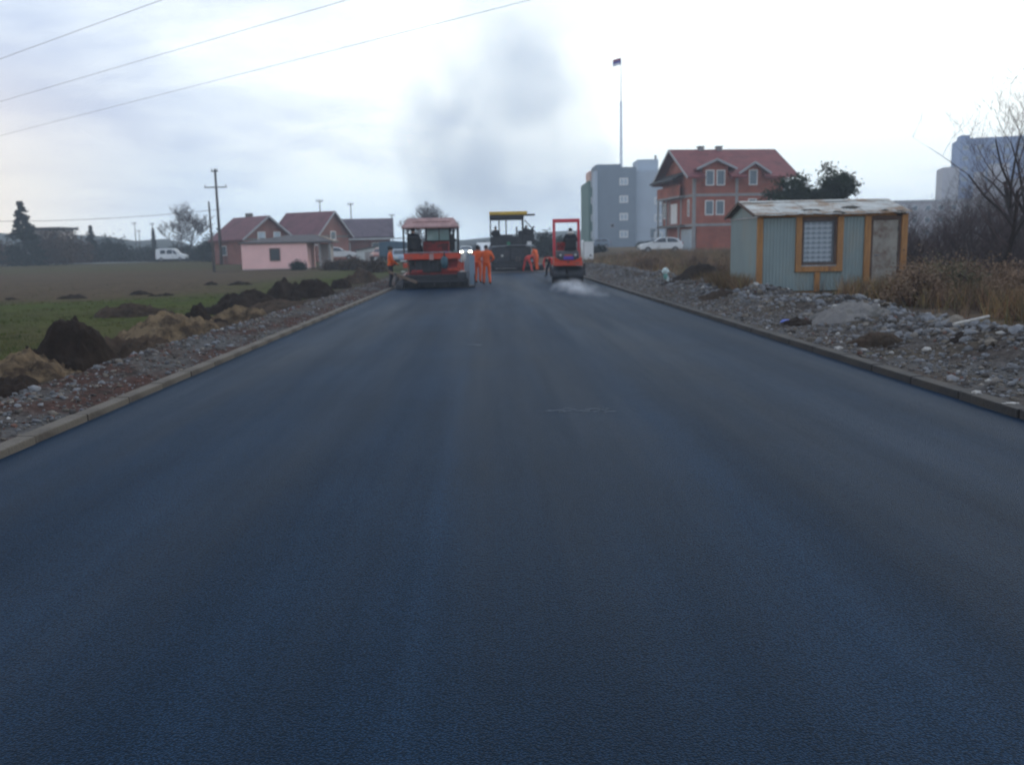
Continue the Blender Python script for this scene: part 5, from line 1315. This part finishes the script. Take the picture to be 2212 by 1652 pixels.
# ------------------------------------------------------------------ vehicles
def car(label, loc, rz, kind, paint, lamps=False, cat='car', name='parked_car', low=False):
    t = thing(name, label, cat, loc, rz)
    if kind == 'van':
        L_, Wd, zb, prof = 4.6, 1.75, .28, [(0, .32), (0, 1.0), (.05, 1.78), (.25, 1.92), (2.6, 1.94), (2.9, 1.85), (3.65, 1.12), (4.4, .92), (4.6, .62), (4.6, .32)]
        win = [[(.75, 1.15), (1.55, 1.15), (1.55, 1.72), (.75, 1.72)], [(1.75, 1.12), (2.6, 1.12), (2.6, 1.74), (1.75, 1.74)], [(2.72, 1.12), (3.38, 1.12), (2.88, 1.72), (2.72, 1.72)]]
        ws = [((2.93, 1.80), (3.62, 1.14))]; rw = [((.008, 1.15), (.042, 1.72))]; wy = (.85, 3.75)
    else:
        L_, Wd, zb, prof = 4.0, 1.64, .28, [(0, .35), (-.02, .75), (.12, .98), (.55, 1.32), (.95, 1.42), (1.9, 1.42), (2.25, 1.35), (2.85, .98), (3.75, .84), (3.98, .65), (4.0, .35)]
        win = [[(.42, 1.0), (1.45, .98), (1.45, 1.36), (.98, 1.36), (.66, 1.28)], [(1.55, .98), (2.62, .98), (2.18, 1.31), (1.9, 1.36), (1.55, 1.36)]]
        ws = [((2.27, 1.325), (2.81, 1.0))]; rw = [((.18, 1.01), (.53, 1.29))]; wy = (.72, 3.22)
    zm, zmx = 1.0, max(z for _, z in prof)
    def hw(z): return Wd/2*(1 - .17*max(0, (z - zm)/(zmx - zm))**1.2)
    b = MB(); cy = L_/2; cz = .9; n = len(prof)
    for (f, sh) in ((-1, .93), (-.93, 1.0), (0, 1.02), (.93, 1.0), (1, .93)):
        for (y, z) in prof:
            yy, z2 = cy + (y - cy)*(sh if abs(f) == 1 else (1.0 if f else 1.015)), cz + (z - cz)*(sh if abs(f) == 1 else 1.0)
            b.v.append((f*hw(z), yy, z2))
    for k in range(4):
        for i in range(n): b.f.append((k*n + i, k*n + (i+1) % n, (k+1)*n + (i+1) % n, (k+1)*n + i))
    b.f += [tuple(range(n)), tuple(range(4*n, 5*n))[::-1]]; b.m = [0]*len(b.f)
    b.build('body', M[paint], t, smooth=False, bevel=.02)
    for s in (-1, 1):
        for poly in win:
            q = MB(); m_ = len(poly)
            for o_ in (.012, -.03):
                for (y, z) in poly: q.v.append((s*(hw(z) + o_), y, z))
            q.f = [tuple(range(m_)), tuple(range(2*m_-1, m_-1, -1))] + [(i, i+m_, (i+1) % m_ + m_, (i+1) % m_) for i in range(m_)]; q.m = [0]*len(q.f)
            q.build('side_window', M['car_glass'], t)
        for y in wy:
            wq = MB(); wq.tube([(s*(Wd/2 - .17), y, .30), (s*(Wd/2 - .15), y, .30), (s*(Wd/2 + .0), y, .30), (s*(Wd/2 + .015), y, .30)], [.27, .30, .30, .27], 20); ty = wq.build('wheel', M['rubber'], t, smooth=False)
            wq = MB(); wq.tube([(s*(Wd/2 + .0), y, .30), (s*(Wd/2 + .022), y, .30)], [.19, .17], 14); wq.build('rim', M['worn_steel'], ty)
        q = MB(); q.box((s*(Wd/2 - .24), L_ - .03, .70 if kind != 'van' else .80), (.32, .12, .15)); q.build('headlight', M['headlamp_on' if lamps else 'lamp_lens'], t, bevel=.02)
        q = MB(); q.box((s*(Wd/2 - .14), .02 if kind == 'van' else .03, .85), (.18, .09, .28)); q.build('tail_light', M['tail_lens'], t, bevel=.015)
        q = MB(); q.box((s*(Wd/2 + .07), wy[1] - .55, 1.02), (.14, .10, .12)); q.build('mirror', M['black_metal'], t, bevel=.02)
    for nm, lst in (('windscreen', ws), ('rear_window', rw)):
        for (p0, p1) in lst:
            q = MB(); n_ = Vector((0, p1[1] - p0[1], -(p1[0] - p0[0]))).normalized()
            if (nm == 'windscreen') != (n_.y > 0): n_ = -n_
            for o_ in (.015, -.03):
                for (y, z) in (p0, p1):
                    for s in (-1, 1): q.v.append((s*(hw(z) - .10), y + n_.y*o_, z + n_.z*o_))
            q.f = [(0, 1, 3, 2), (4, 6, 7, 5), (0, 2, 6, 4), (1, 5, 7, 3), (0, 4, 5, 1), (2, 3, 7, 6)]; q.m = [0]*6
            q.build(nm, M['car_glass'], t)
    q = MB(); q.span(-Wd/2 + .05, Wd/2 - .05, L_ - .04, L_ + .07, .34, .54); q.span(-Wd/2 + .05, Wd/2 - .05, -.09, .04, .34, .54); q.build('bumper', M['black_metal'], t, bevel=.03)
    q = MB(); q.span(-.26, .26, L_ + .072, L_ + .08, .38, .48); q.build('number_plate', M['white_paint'], t)
    return t
def car_at(label, px, py, Y, rz, kind, paint, **kw):
    p = at(px, py, Y); z = max(zt(p.x, Y), p.z - .05) if abs(p.x) > 6 else road_z(Y)
    return car(label, (p.x, Y, z), rz, kind, paint, **kw)
# cars point along local +y; rz=-90 faces +x
car_at('white panel van with dark side windows on the far left road', 341, 564, 138.6, rad(-90), 'van', 'white_paint', cat='van', name='white_van')
car_at('pale old van parked among bushes at the far left edge', 34, 560, 149, rad(-84), 'van', 'silver_paint', cat='van', name='pale_van')
car_at('white hatchback parked right of the pink house porch', 690, 562, 97, rad(-80), 'hatch', 'white_paint')
car_at('orange-red hatchback parked beside the white garage', 836, 563, 96, rad(172), 'hatch', 'car_orange')
car_at('blue-grey hatchback parked just left of the orange paver', 864, 572, 78, rad(190), 'hatch', 'blue_grey_paint')
car_at('white hatchback parked in the tall grass below the brick house', 1472, 546, 81, rad(88), 'hatch', 'white_paint')
car_at('oncoming car with lit headlights seen between the two pavers', 1008, 545, 118, rad(180), 'hatch', 'silver_paint', lamps=True, name='oncoming_car')
car_at('white van on the road behind the walking worker', 1046, 545, 92, rad(180), 'van', 'white_paint', cat='van', name='white_van')
car_at('dark blue-grey hatchback parked at the foot of the grey block', 1318, 548, 140, rad(90), 'hatch', 'blue_grey_paint')
p = at(850, 560, 90)
tr = thing('box_trailer', 'dark blue tarpaulin trailer parked behind the left worker', 'trailer', (p.x, 90, zt(p.x, 90)), rad(8))
part(tr, 'tarp_box', 'truck_blue', lambda b: b.prism([(-1.4, .95), (1.4, .95), (1.4, 2.38), (0, 2.5), (-1.4, 2.38)], 'y', 0, 3.2), .04)
part(tr, 'chassis', 'dark_steel', lambda b: b.span(-1.4, 1.4, .1, 3.1, .7, .945), .02)
for x in (-1.1, 1.1):
    for y in (.8, 2.4):
        o = part(tr, 'wheel', 'rubber', lambda b: b.cyl((x - .12, y, .4), (x + .12, y, .4), .4, 18), 0); part(o, 'rim', 'worn_steel', lambda b: b.cyl((x - .13, y, .4), (x + .13, y, .4), .2, 14), 0)

# ------------------------------------------------------------------ vegetation
def branches(seed, h, spread, r0, levels=4, kids=(3, 5), up=.25, n0=1, lean=0.0, seg=3, droop=0.0, rmin=.0022):
    r = random.Random(seed); trunk, twig, tips = MB(), MB(), []
    def go(p, d, L_, rr_, lv):
        pts = [p]; rs = [rr_]; q = p.copy(); dd = d.copy()
        ns = seg + (1 if lv == 0 else 0)
        for i in range(ns):
            dd = (dd + Vector((r.uniform(-1, 1), r.uniform(-1, 1), r.uniform(-.6, .8)))*.22 + Vector((0, 0, up*.12 - droop*lv*.05))).normalized()
            q = q + dd*(L_/ns); pts.append(q.copy()); rs.append(rr_*(1 - .62*(i+1)/ns))
        (trunk if lv <= 1 else twig).tube(pts, rs, 6 if lv == 0 else (5 if lv == 1 else 3), cap=lv < 2)
        tips.append(q)
        if lv >= levels: return
        for k in range(r.randint(*kids) + (1 if lv == 0 else 0)):
            i = r.randint(1 if lv else 1, len(pts)-1); b0 = pts[i]
            a = r.uniform(0, 6.28); out = Vector((math.cos(a), math.sin(a), r.uniform(-.1, .9)))
            nd_ = (dd*.55 + out*spread + Vector((0, 0, up))).normalized()
            go(b0, nd_, L_*r.uniform(.5, .78), max(rs[i]*.62, rmin), lv+1)
    for k in range(n0):
        a = r.uniform(0, 6.28); s_ = 0 if n0 == 1 else .55
        go(Vector((math.cos(a)*.12*(n0 > 1), math.sin(a)*.12*(n0 > 1), -.1)), Vector((math.cos(a)*s_ + lean, math.sin(a)*s_, 1)).normalized(), h*.48*r.uniform(.85, 1.1), r0*r.uniform(.8, 1), 0)
    return trunk, twig, tips
def clumps(tips, seed, n, size, leaf, mb, stretch=(1, 1, .7)):
    r = random.Random(seed)
    for t in tips:
        for k in range(n):
            c = t + Vector((r.gauss(0, size*stretch[0]), r.gauss(0, size*stretch[1]), r.gauss(0, size*stretch[2])))
            d = Vector((r.uniform(-1, 1), r.uniform(-1, 1), r.uniform(-.7, 1))).normalized()*leaf*r.uniform(.6, 1.3)
            s_ = d.cross(Vector((r.uniform(-1, 1), r.uniform(-1, 1), r.uniform(-1, 1)))).normalized()*leaf*.35
            mb.v += [tuple(c - s_), tuple(c + s_), tuple(c + d)]; b = len(mb.v); mb.f.append((b-3, b-2, b-1)); mb.m.append(0)
SH = []
for k, a in enumerate(((101, 2.7, .95, .05, 4, (3, 5), .12, 4), (102, 3.2, .85, .06, 4, (3, 5), .2, 3), (103, 2.2, 1.0, .04, 4, (3, 5), .12, 5), (104, 4.4, .8, .10, 5, (2, 4), .25, 1))):
    t_, w_, tips = branches(a[0], a[1], a[2], a[3], a[4], a[5], a[6], a[7]); SH.append((t_.mesh('stem', M['bark']), w_.mesh('twig', M['twig'])))
t_, w_, tips = branches(108, 4.4, .95, .11, 4, (5, 7), .22, 1, rmin=.016); SH.append((t_.mesh('stem', M['bark']), w_.mesh('twig', M['twig'])))
def shrub(label, px, py, Y, k, s, rz, name='bare_shrub', cat='shrub', group='bare shrubs on the right'):
    p = at(px, py, Y); t = thing(name, label, cat, (p.x, Y, zt(p.x, Y)), rz, group); t.scale = (s, s, s)
    for nm, me in (('stem', SH[k][0]), ('twig', SH[k][1])):
        o = bpy.data.objects.new(nm, me); C.objects.link(o); o.parent = t
    return t
SHR = [(1975, 600, 27.5, 1, 1.0, 0.3, 'bare shrub pressed against the right end of the shed'), (1905, 560, 31, 0, 1.15, 2.0, 'bare shrub rising behind the right end of the shed roof'),
       (2010, 590, 32, 1, 1.1, 1.1, 'dense bare shrub just right of the shed, behind the nearest one'), (2060, 590, 29, 0, 1.15, 4.0, 'bare thicket shrub midway between shed and bare tree'),
       (2110, 590, 33, 1, 1.2, 5.1, 'tall bare shrub below the hazy tower'), (2160, 590, 30, 0, 1.25, .8, 'bare shrub left of the leaning bare tree'),
       (2230, 590, 27, 1, 1.2, 2.6, 'bare shrub behind the leaning bare tree at the right edge'), (2090, 600, 24, 2, .95, 3.3, 'low brown bare shrub in front of the thicket'),
       (2175, 610, 21, 2, 1.0, 1.9, 'low bare shrub nearest the right edge'), (2020, 610, 25.5, 2, .9, 4.4, 'low bare shrub beside the shed door'),
       (2260, 600, 22, 0, .9, 3.0, 'bare shrub cut by the right edge of the picture'), (2140, 580, 40, 1, 1.3, 3.9, 'farthest bare shrub of the right thicket'), (1960, 570, 42, 1, 1.25, 5.6, 'far bare shrub behind the shed corner'),
       (2060, 575, 44, 0, 1.5, 0.5, 'wide far bare shrub below the long pale block'),
       (2185, 590, 31, 1, 1.75, 2.9, 'tallest bare shrub in front of the hazy tower'), (2120, 590, 36, 1, 1.75, 0.2, 'tall bare shrub left below the hazy tower'), (2235, 590, 34, 0, 2.0, 5.0, 'broad tall bare shrub at the right edge below the tower'), (2040, 590, 38, 1, 1.45, 3.6, 'tall far bare shrub above the low thicket')]
for (px, py, Y, k, s, rz, lab) in SHR: shrub(lab, px, py, Y, k, s, rz)
shrub('leaning bare tree with dark trunk at the right edge', 2158, 590, 20.5, 3, 1.25, 0.4, name='bare_tree', cat='tree', group=None)
shrub('second bare tree behind the leaning one at the right edge', 2205, 590, 24, 3, 1.45, 3.1, name='bare_tree', cat='tree', group=None)
shrub('bare tree with round crown behind the white van', 403, 550, 146, 4, 2.0, 2.2, name='bare_tree', cat='tree', group=None)
shrub('bushy bare tree showing above the orange paver canopy', 912, 540, 135, 4, 1.75, 1.2, name='bare_tree', cat='tree', group=None)
shrub('second bare tree just right behind the orange paver canopy', 950, 540, 140, 4, 1.7, 4.2, name='bare_tree', cat='tree', group=None)

# pine beside the brick house
t_, w_, tips = branches(301, 4.6, 1.0, .16, 3, (4, 6), .15, 1)
fol = MB(); clumps([t for t in tips if t.z > 1.4], 302, 150, .21, .15, fol, (1, 1, .75))
p = at(1757, 500, 60)
PT = thing('pine_tree', 'dark green pine with uneven crown between brick house and shed', 'tree', (p.x, 60, zt(p.x, 60)), 0)
zz_ = max(t.z for t in tips); tgt = at(1757, 362, 60).z - zt(p.x, 60); PT.scale = (tgt/zz_*.96, tgt/zz_*.96, tgt/zz_*.96)
t_.build('trunk', M['bark'], PT, fix=False); w_.build('limb', M['bark'], PT, fix=False); fol.build('crown', M['needles'], PT, fix=False)
# spruces and bushes on the left
def spruce(label, px, Y, top_py, seed, rw, m='needles_far', name='spruce_tree'):
    p = at(px, 555, Y); z0 = zt(p.x, Y); h = at(px, top_py, Y).z - z0
    t = thing(name, label, 'tree', (p.x, Y, z0), 0); r = random.Random(seed)
    b = MB(); b.tube([(0, 0, -.3), (0, 0, h*.96)], [h*.022, .02], 8); b.build('trunk', M['bark'], t)
    f = MB()
    for k in range(int(60 + h*10)):
        z = h*(.06 + .93*r.random()**1.1); rr_ = rw*h*(1 - z/h)**.85*r.uniform(.55, 1.15) + .05; a = r.uniform(0, 6.28)
        tip = Vector((math.cos(a)*rr_, math.sin(a)*rr_, z - rr_*.25))
        clumps([Vector((0, 0, z)).lerp(tip, q) for q in (.45, .75, 1.0)], seed*100 + k, 22, .035*h*.7*(.15 + 1.0*(1 - z/h)), .055*h**.8*.95, f, (1, 1, .8))
    f.build('crown', M[m], t, fix=False); return t
spruce('tall dark spruce at the far left in front of the villa', 55, 132, 434, 1, .36)
spruce('small dark spruce in the left hedge, right of the tall one', 201, 150, 488, 2, .26)
spruce('slim dark cypress near the far poles on the left', 335, 185, 492, 3, .08)
def bush(label, px, Y, top_py, wpx, seed, m, group=None, name='bush', base=560, leaf=None, nl=30):
    p = at(px, base, Y); z0 = zt(p.x, Y); h = max(.8, at(px, top_py, Y).z - z0); wd = wpx*Y/1876
    t = thing(name, label, 'bush', (p.x, Y, z0), 0, group); r = random.Random(seed)
    st_ = MB(); tips = []
    for k in range(int(16 + wd*3)):
        x, y = r.uniform(-.5, .5)*wd, r.uniform(-.3, .3)*wd; hh = h*r.uniform(.45, 1.0)*(1 - .5*abs(2*x/wd)**2.5)
        st_.tube([(x*.6, y*.6, -.1), (x*.85, y*.85, hh*.5), (x, y, hh)], [.04, .03, .01], 4)
        tips += [Vector((x*.8, y*.8, hh*q)) for q in (.25, .5, .75, .95)]
    st_.build('stem', M['twig'], t, fix=False)
    f = MB(); clumps(tips, seed + 5, nl, .10*h + .12, leaf or (.15*h**.5 + .03), f, (1.2, 1, .8)); f.build('foliage', M[m], t, fix=False)
    return t
for i, (lab, px, Y, tp, wd, m) in enumerate([
    ('brown bush at the far left edge beside the pale van', 10, 140, 520, 70, 'brown_leaf'), ('brown bush below the villa, right of the tall spruce', 118, 138, 500, 80, 'brown_leaf'),
    ('dull brown bush left of the small spruce', 160, 142, 500, 70, 'brown_leaf'), ('dark bush right of the small spruce', 248, 150, 512, 80, 'needles_far'),
    ('low dark hedge bush left of the white van', 310, 156, 532, 100, 'needles_far'), ('low dark bush behind the white van', 390, 158, 530, 90, 'needles_far'),
    ('dark bush between white van and short pole', 448, 140, 522, 60, 'needles_far'), ('dark bush beside the brick house with open gable', 470, 132, 500, 50, 'needles_far'),
    ('low brown scrub beside the porch of the pink house', 725, 80, 566, 60, 'brown_leaf'), ('low brown scrub in front of the long brick house', 765, 78, 560, 60, 'brown_leaf'),
    ('low brown scrub left of the worker at the kerb', 805, 70, 562, 50, 'brown_leaf'), ('dark conifer-like bush right of the yellow-roofed paver', 1178, 100, 506, 30, 'needles_far'),
    ('dark bush seen through the roll bar of the roller', 1215, 110, 512, 40, 'needles_far'), ('dark bush left behind the roller roll bar', 1196, 120, 518, 30, 'needles_far'),
    ('small dark bush at the foot of the grey block', 1395, 130, 522, 40, 'needles_far'), ('dark scrub behind the white hatchback by the brick house', 1425, 112, 518, 46, 'needles_far'), ('dark scrub left of the cabinet', 1290, 100, 536, 40, 'needles_far'),
    ('round dark bush at the corner of the pink house porch', 644, 82, 566, 22, 'needles_far'), ('faint far bush between the pavers', 1035, 190, 524, 60, 'needles_far')]):
    bush(lab, px, Y, tp, wd, 400 + i*7, m, 'roadside bushes')
for i, (lab, px, Y, tp, wd) in enumerate([
    ('rusty brown scrub clump right of the shed door', 2000, 22.5, 612, 110), ('rusty brown scrub clump under the bare thicket', 2085, 23, 604, 130), ('rusty brown scrub clump left of the leaning bare tree', 2150, 20, 618, 120),
    ('dark olive scrub clump in front of the rusty ones', 2040, 19, 652, 120), ('brown scrub clump at the right edge above the rubble', 2215, 17.5, 640, 130), ('low tan scrub clump below the shed door', 1985, 18, 668, 80),
    ('brown scrub on the bank left of the shed', 1545, 34, 572, 60), ('low brown scrub between the roller and the shed', 1400, 50, 566, 70), ('brown scrub below the brick house', 1500, 48, 562, 70)]):
    bush(lab, px, Y, tp, wd, 700 + i*11, 'scrub_leaf' if 'olive' not in lab else 'scrub_olive', 'scrub on the right bank', base=640, leaf=.055, nl=75)

# grass as one mass on each side
def blades(name, n, area, seed, cols, hr, wr, keep=None, lean=.35, tuft=4):
    r = np.random.default_rng(seed); Vs = []; Cs = []
    pr_ = random.Random(seed); cnt = 0
    while cnt < n:
        x, y = area(pr_)
        if keep and not keep(x, y, pr_): continue
        z = zt(x, y); c = pr_.choice(cols); kk = pr_.uniform(.7, 1.25)
        for j in range(tuft):
            xx, yy = x + pr_.gauss(0, .05), y + pr_.gauss(0, .05); h = pr_.uniform(*hr); w_ = pr_.uniform(*wr); a = pr_.uniform(0, 3.14)
            ux, uy = math.cos(a)*w_/2, math.sin(a)*w_/2; lx, ly = pr_.gauss(0, lean)*h, pr_.gauss(0, lean)*h
            Vs += [(xx - ux, yy - uy, z - .02), (xx + ux, yy + uy, z - .02), (xx + lx, yy + ly, z + h)]
            cc = tuple(v*kk*pr_.uniform(.85, 1.15) for v in c); Cs += [cc, cc, cc]; cnt += 1
    Fc = np.arange(len(Vs)).reshape(-1, 3)
    return tag(obj_np(name, Vs, Fc, M['grass'], Cs), kind='stuff')
GC = [(0.062, 0.082, 0.015), (0.075, 0.08, 0.02), (0.042, 0.058, 0.012), (0.085, 0.075, 0.03)]
def areaL(r):
    y = 7 + 50*r.random()**1.5; return (-6.6 - (4 + y*.85)*r.random(), y)
o = blades('grass', 70000, areaL, 3, GC, (.03, .085), (.008, .02), lambda x, y, r: r.random() < .25 + .75*ss(-.25, .15, fbm(x*.3, y*.3, 2)) and not (y > 36 and x < -12 and r.random() < .8), tuft=5)
tag(o, 'short green grass of the field on the left', 'grass')
DC = [(0.30, 0.21, 0.11), (0.24, 0.155, 0.085), (0.17, 0.108, 0.07), (0.13, 0.11, 0.06), (0.09, 0.066, 0.054)]
def areaR(r):
    k = r.random()
    if k < .55: return (r.uniform(7.4, 24), 30 + 52*r.random())          # in front of the brick house
    if k < .92: return (r.uniform(8.0, 17), r.uniform(12.5, 30))
    return (r.uniform(7.0, 8.4), r.uniform(24.2, 30))
def keepR(x, y, r):
    if SX - .15 < x < SX + SW + .1 and 23.6 < y < 27.4: return False
    if y < 23.6 and x < 8.5 + .10*abs(y - 16): return r.random() < .05
    if y > 30 and x < 8.5 + .03*y and r.random() < .7: return False
    return r.random() < .12 + .88*ss(-.15, .2, fbm(x*.8, y*.6, 8))
o = blades('dry_grass', 100000, areaR, 5, DC, (.15, .62), (.010, .024), keepR, .42, 6)
tag(o, 'tall tan dry grass on the right side', 'grass')

# ------------------------------------------------------------------ far hills
V = []; cc = []; n = 90
for i in range(n+1):
    a = rad(-75 + 150*i/n); 
    for k, (d, f) in enumerate(((330, -.1), (370, .55), (400, .75), (430, .45))):
        h = max(1.5, 9 + 12*fbm(a*2.2, 1.5, 3) + 10*ss(rad(-8), rad(-26), a))
        V.append((math.sin(a)*d, math.cos(a)*d, -1 + h*f + (fbm(a*30, k, 1)*1.5 if k else 0))); cc.append((0.05, 0.055, 0.045))
I = np.arange(len(V)).reshape(n+1, 4)
tag(obj_np('hills', V, np.stack([I[:-1, :-1], I[1:, :-1], I[1:, 1:], I[:-1, 1:]], -1).reshape(-1, 4), M['ground'], cc, smooth=True), kind='structure')

# ------------------------------------------------------------------ smoke, steam and haze
def volume(name, color, density, scale, lo, hi, aniso=0.0, absorb=None, detail=4.0, dist=0.6):
    m = bpy.data.materials.new(name); m.use_nodes = True; t = m.node_tree; t.nodes.clear(); L = t.links.new
    out = t.nodes.new('ShaderNodeOutputMaterial'); pv = t.nodes.new('ShaderNodeVolumePrincipled'); L(pv.outputs[0], out.inputs['Volume'])
    pv.inputs['Color'].default_value = (*color, 1); pv.inputs['Anisotropy'].default_value = aniso
    pv.inputs['Density Attribute'].default_value = 'density' if scale else ''
    if absorb: pv.inputs['Absorption Color'].default_value = (*absorb, 1)
    if scale:
        tcn = t.nodes.new('ShaderNodeTexCoord'); nn = t.nodes.new('ShaderNodeTexNoise'); L(tcn.outputs['Object'], nn.inputs['Vector'])
        nn.inputs['Scale'].default_value = scale; nn.inputs['Detail'].default_value = detail; nn.inputs['Roughness'].default_value = .55; nn.inputs['Distortion'].default_value = dist
        # fade out towards the mesh border: 'Generated' runs 0..1 over the bounding box
        mr = t.nodes.new('ShaderNodeMapRange'); L(nn.outputs[0], mr.inputs[0]); mr.inputs[1].default_value, mr.inputs[2].default_value = lo, hi
        mr.inputs[3].default_value, mr.inputs[4].default_value = 0.0, density
        L(mr.outputs[0], pv.inputs['Density'])
    else: pv.inputs['Density'].default_value = density
    return m, t
def fog(o, voxel, band, m):
    g = bpy.data.node_groups.new('fog', 'GeometryNodeTree')
    g.interface.new_socket('Geometry', in_out='INPUT', socket_type='NodeSocketGeometry'); g.interface.new_socket('Geometry', in_out='OUTPUT', socket_type='NodeSocketGeometry')
    i_, o_ = g.nodes.new('NodeGroupInput'), g.nodes.new('NodeGroupOutput')
    mv = g.nodes.new('GeometryNodeMeshToVolume'); mv.resolution_mode = 'VOXEL_SIZE'
    mv.inputs['Voxel Size'].default_value = voxel; mv.inputs['Interior Band Width'].default_value = band; mv.inputs['Density'].default_value = 1.0
    sm = g.nodes.new('GeometryNodeSetMaterial'); sm.inputs['Material'].default_value = m
    g.links.new(i_.outputs[0], mv.inputs['Mesh']); g.links.new(mv.outputs[0], sm.inputs[0]); g.links.new(sm.outputs[0], o_.inputs[0])
    o.modifiers.new('fog', 'NODES').node_group = g
# plume: puffs strung along the smoke's path, merged into one skin
PY = 1050.0
path = [((1262, 515), 60), ((1225, 478), 62), ((1160, 430), 72), ((1080, 385), 92), ((1010, 350), 100), ((1110, 330), 110), ((1030, 285), 105), ((1120, 240), 100), ((1020, 205), 90), ((1110, 150), 95), ((1040, 110), 75), ((1150, 90), 90), ((1120, 40), 80), ((1210, 40), 70), ((1190, 280), 75), ((1200, 400), 60), ((950, 395), 52), ((935, 310), 62), ((960, 215), 60), ((1230, 340), 70), ((1215, 200), 70), ((1000, 405), 70), ((1120, 425), 75), ((1215, 445), 62)]
bm = bmesh.new(); rr = random.Random(9)
for (q, rp_) in path:
    c = at(q[0], q[1], PY + rr.uniform(-25, 25)); r0 = rp_*1.65*PY/1876
    me_ = bmesh.ops.create_icosphere(bm, subdivisions=3, radius=1.0)
    for v in me_['verts']:
        k = 1 + .28*mnoise.noise(v.co*1.7 + Vector((q[0]*.1, 0, 0))); v.co = Vector((v.co.x*r0*k, v.co.y*r0*k*.8, v.co.z*r0*k*.9)) + c
me = bpy.data.meshes.new('smoke_plume'); bm.to_mesh(me); bm.free()
pm, _ = volume('smoke', (.70, .82, 1.0), .0145, .010, .20, .72, 0.0)
me.materials.append(pm)
so_ = bpy.data.objects.new('smoke_plume', me); C.objects.link(so_)
fog(so_, 6.0, 22.0, pm)
tag(so_, 'blue-grey smoke plume rising behind the machines', 'smoke', kind='stuff')
# steam on the hot mat behind the roller
bm = bmesh.new(); rr = random.Random(12)
for (px, py, r0) in ((1222, 606, .20), (1213, 622, .28), (1232, 630, .34), (1252, 637, .34), (1275, 642, .28), (1236, 618, .26), (1205, 632, .22), (1295, 643, .2)):
    p = gr(px, py, 0.0); me_ = bmesh.ops.create_icosphere(bm, subdivisions=3, radius=1.0)
    for v in me_['verts']:
        k = 1.35 + .3*mnoise.noise(v.co*1.9 + Vector((px, 0, 0))); v.co = Vector((v.co.x*r0*k*1.2 + p.x, v.co.y*r0*k*1.6 + p.y - .2, max(.012, v.co.z*r0*k*.75 + r0*.45)))
me = bpy.data.meshes.new('steam'); bm.to_mesh(me); bm.free()
sm_, _ = volume('steam', (.92, .95, 1.0), 1.5, 2.6, .36, .70, 0.0, dist=.3)
me.materials.append(sm_); o = bpy.data.objects.new('steam', me); C.objects.link(o)
fog(o, .045, .22, sm_)
tag(o, 'white steam drifting over the asphalt behind the roller', 'steam', kind='stuff')
# even haze in the air
hb = MB(); hb.span(-420, 420, -90, 470, -4.0, 48.0)
ho = hb.build('haze', volume('haze', (.74, .86, 1.0), .0011, None, 0, 0, 0.2)[0]); tag(ho, 'thin bluish winter haze in the air', 'haze', kind='stuff')
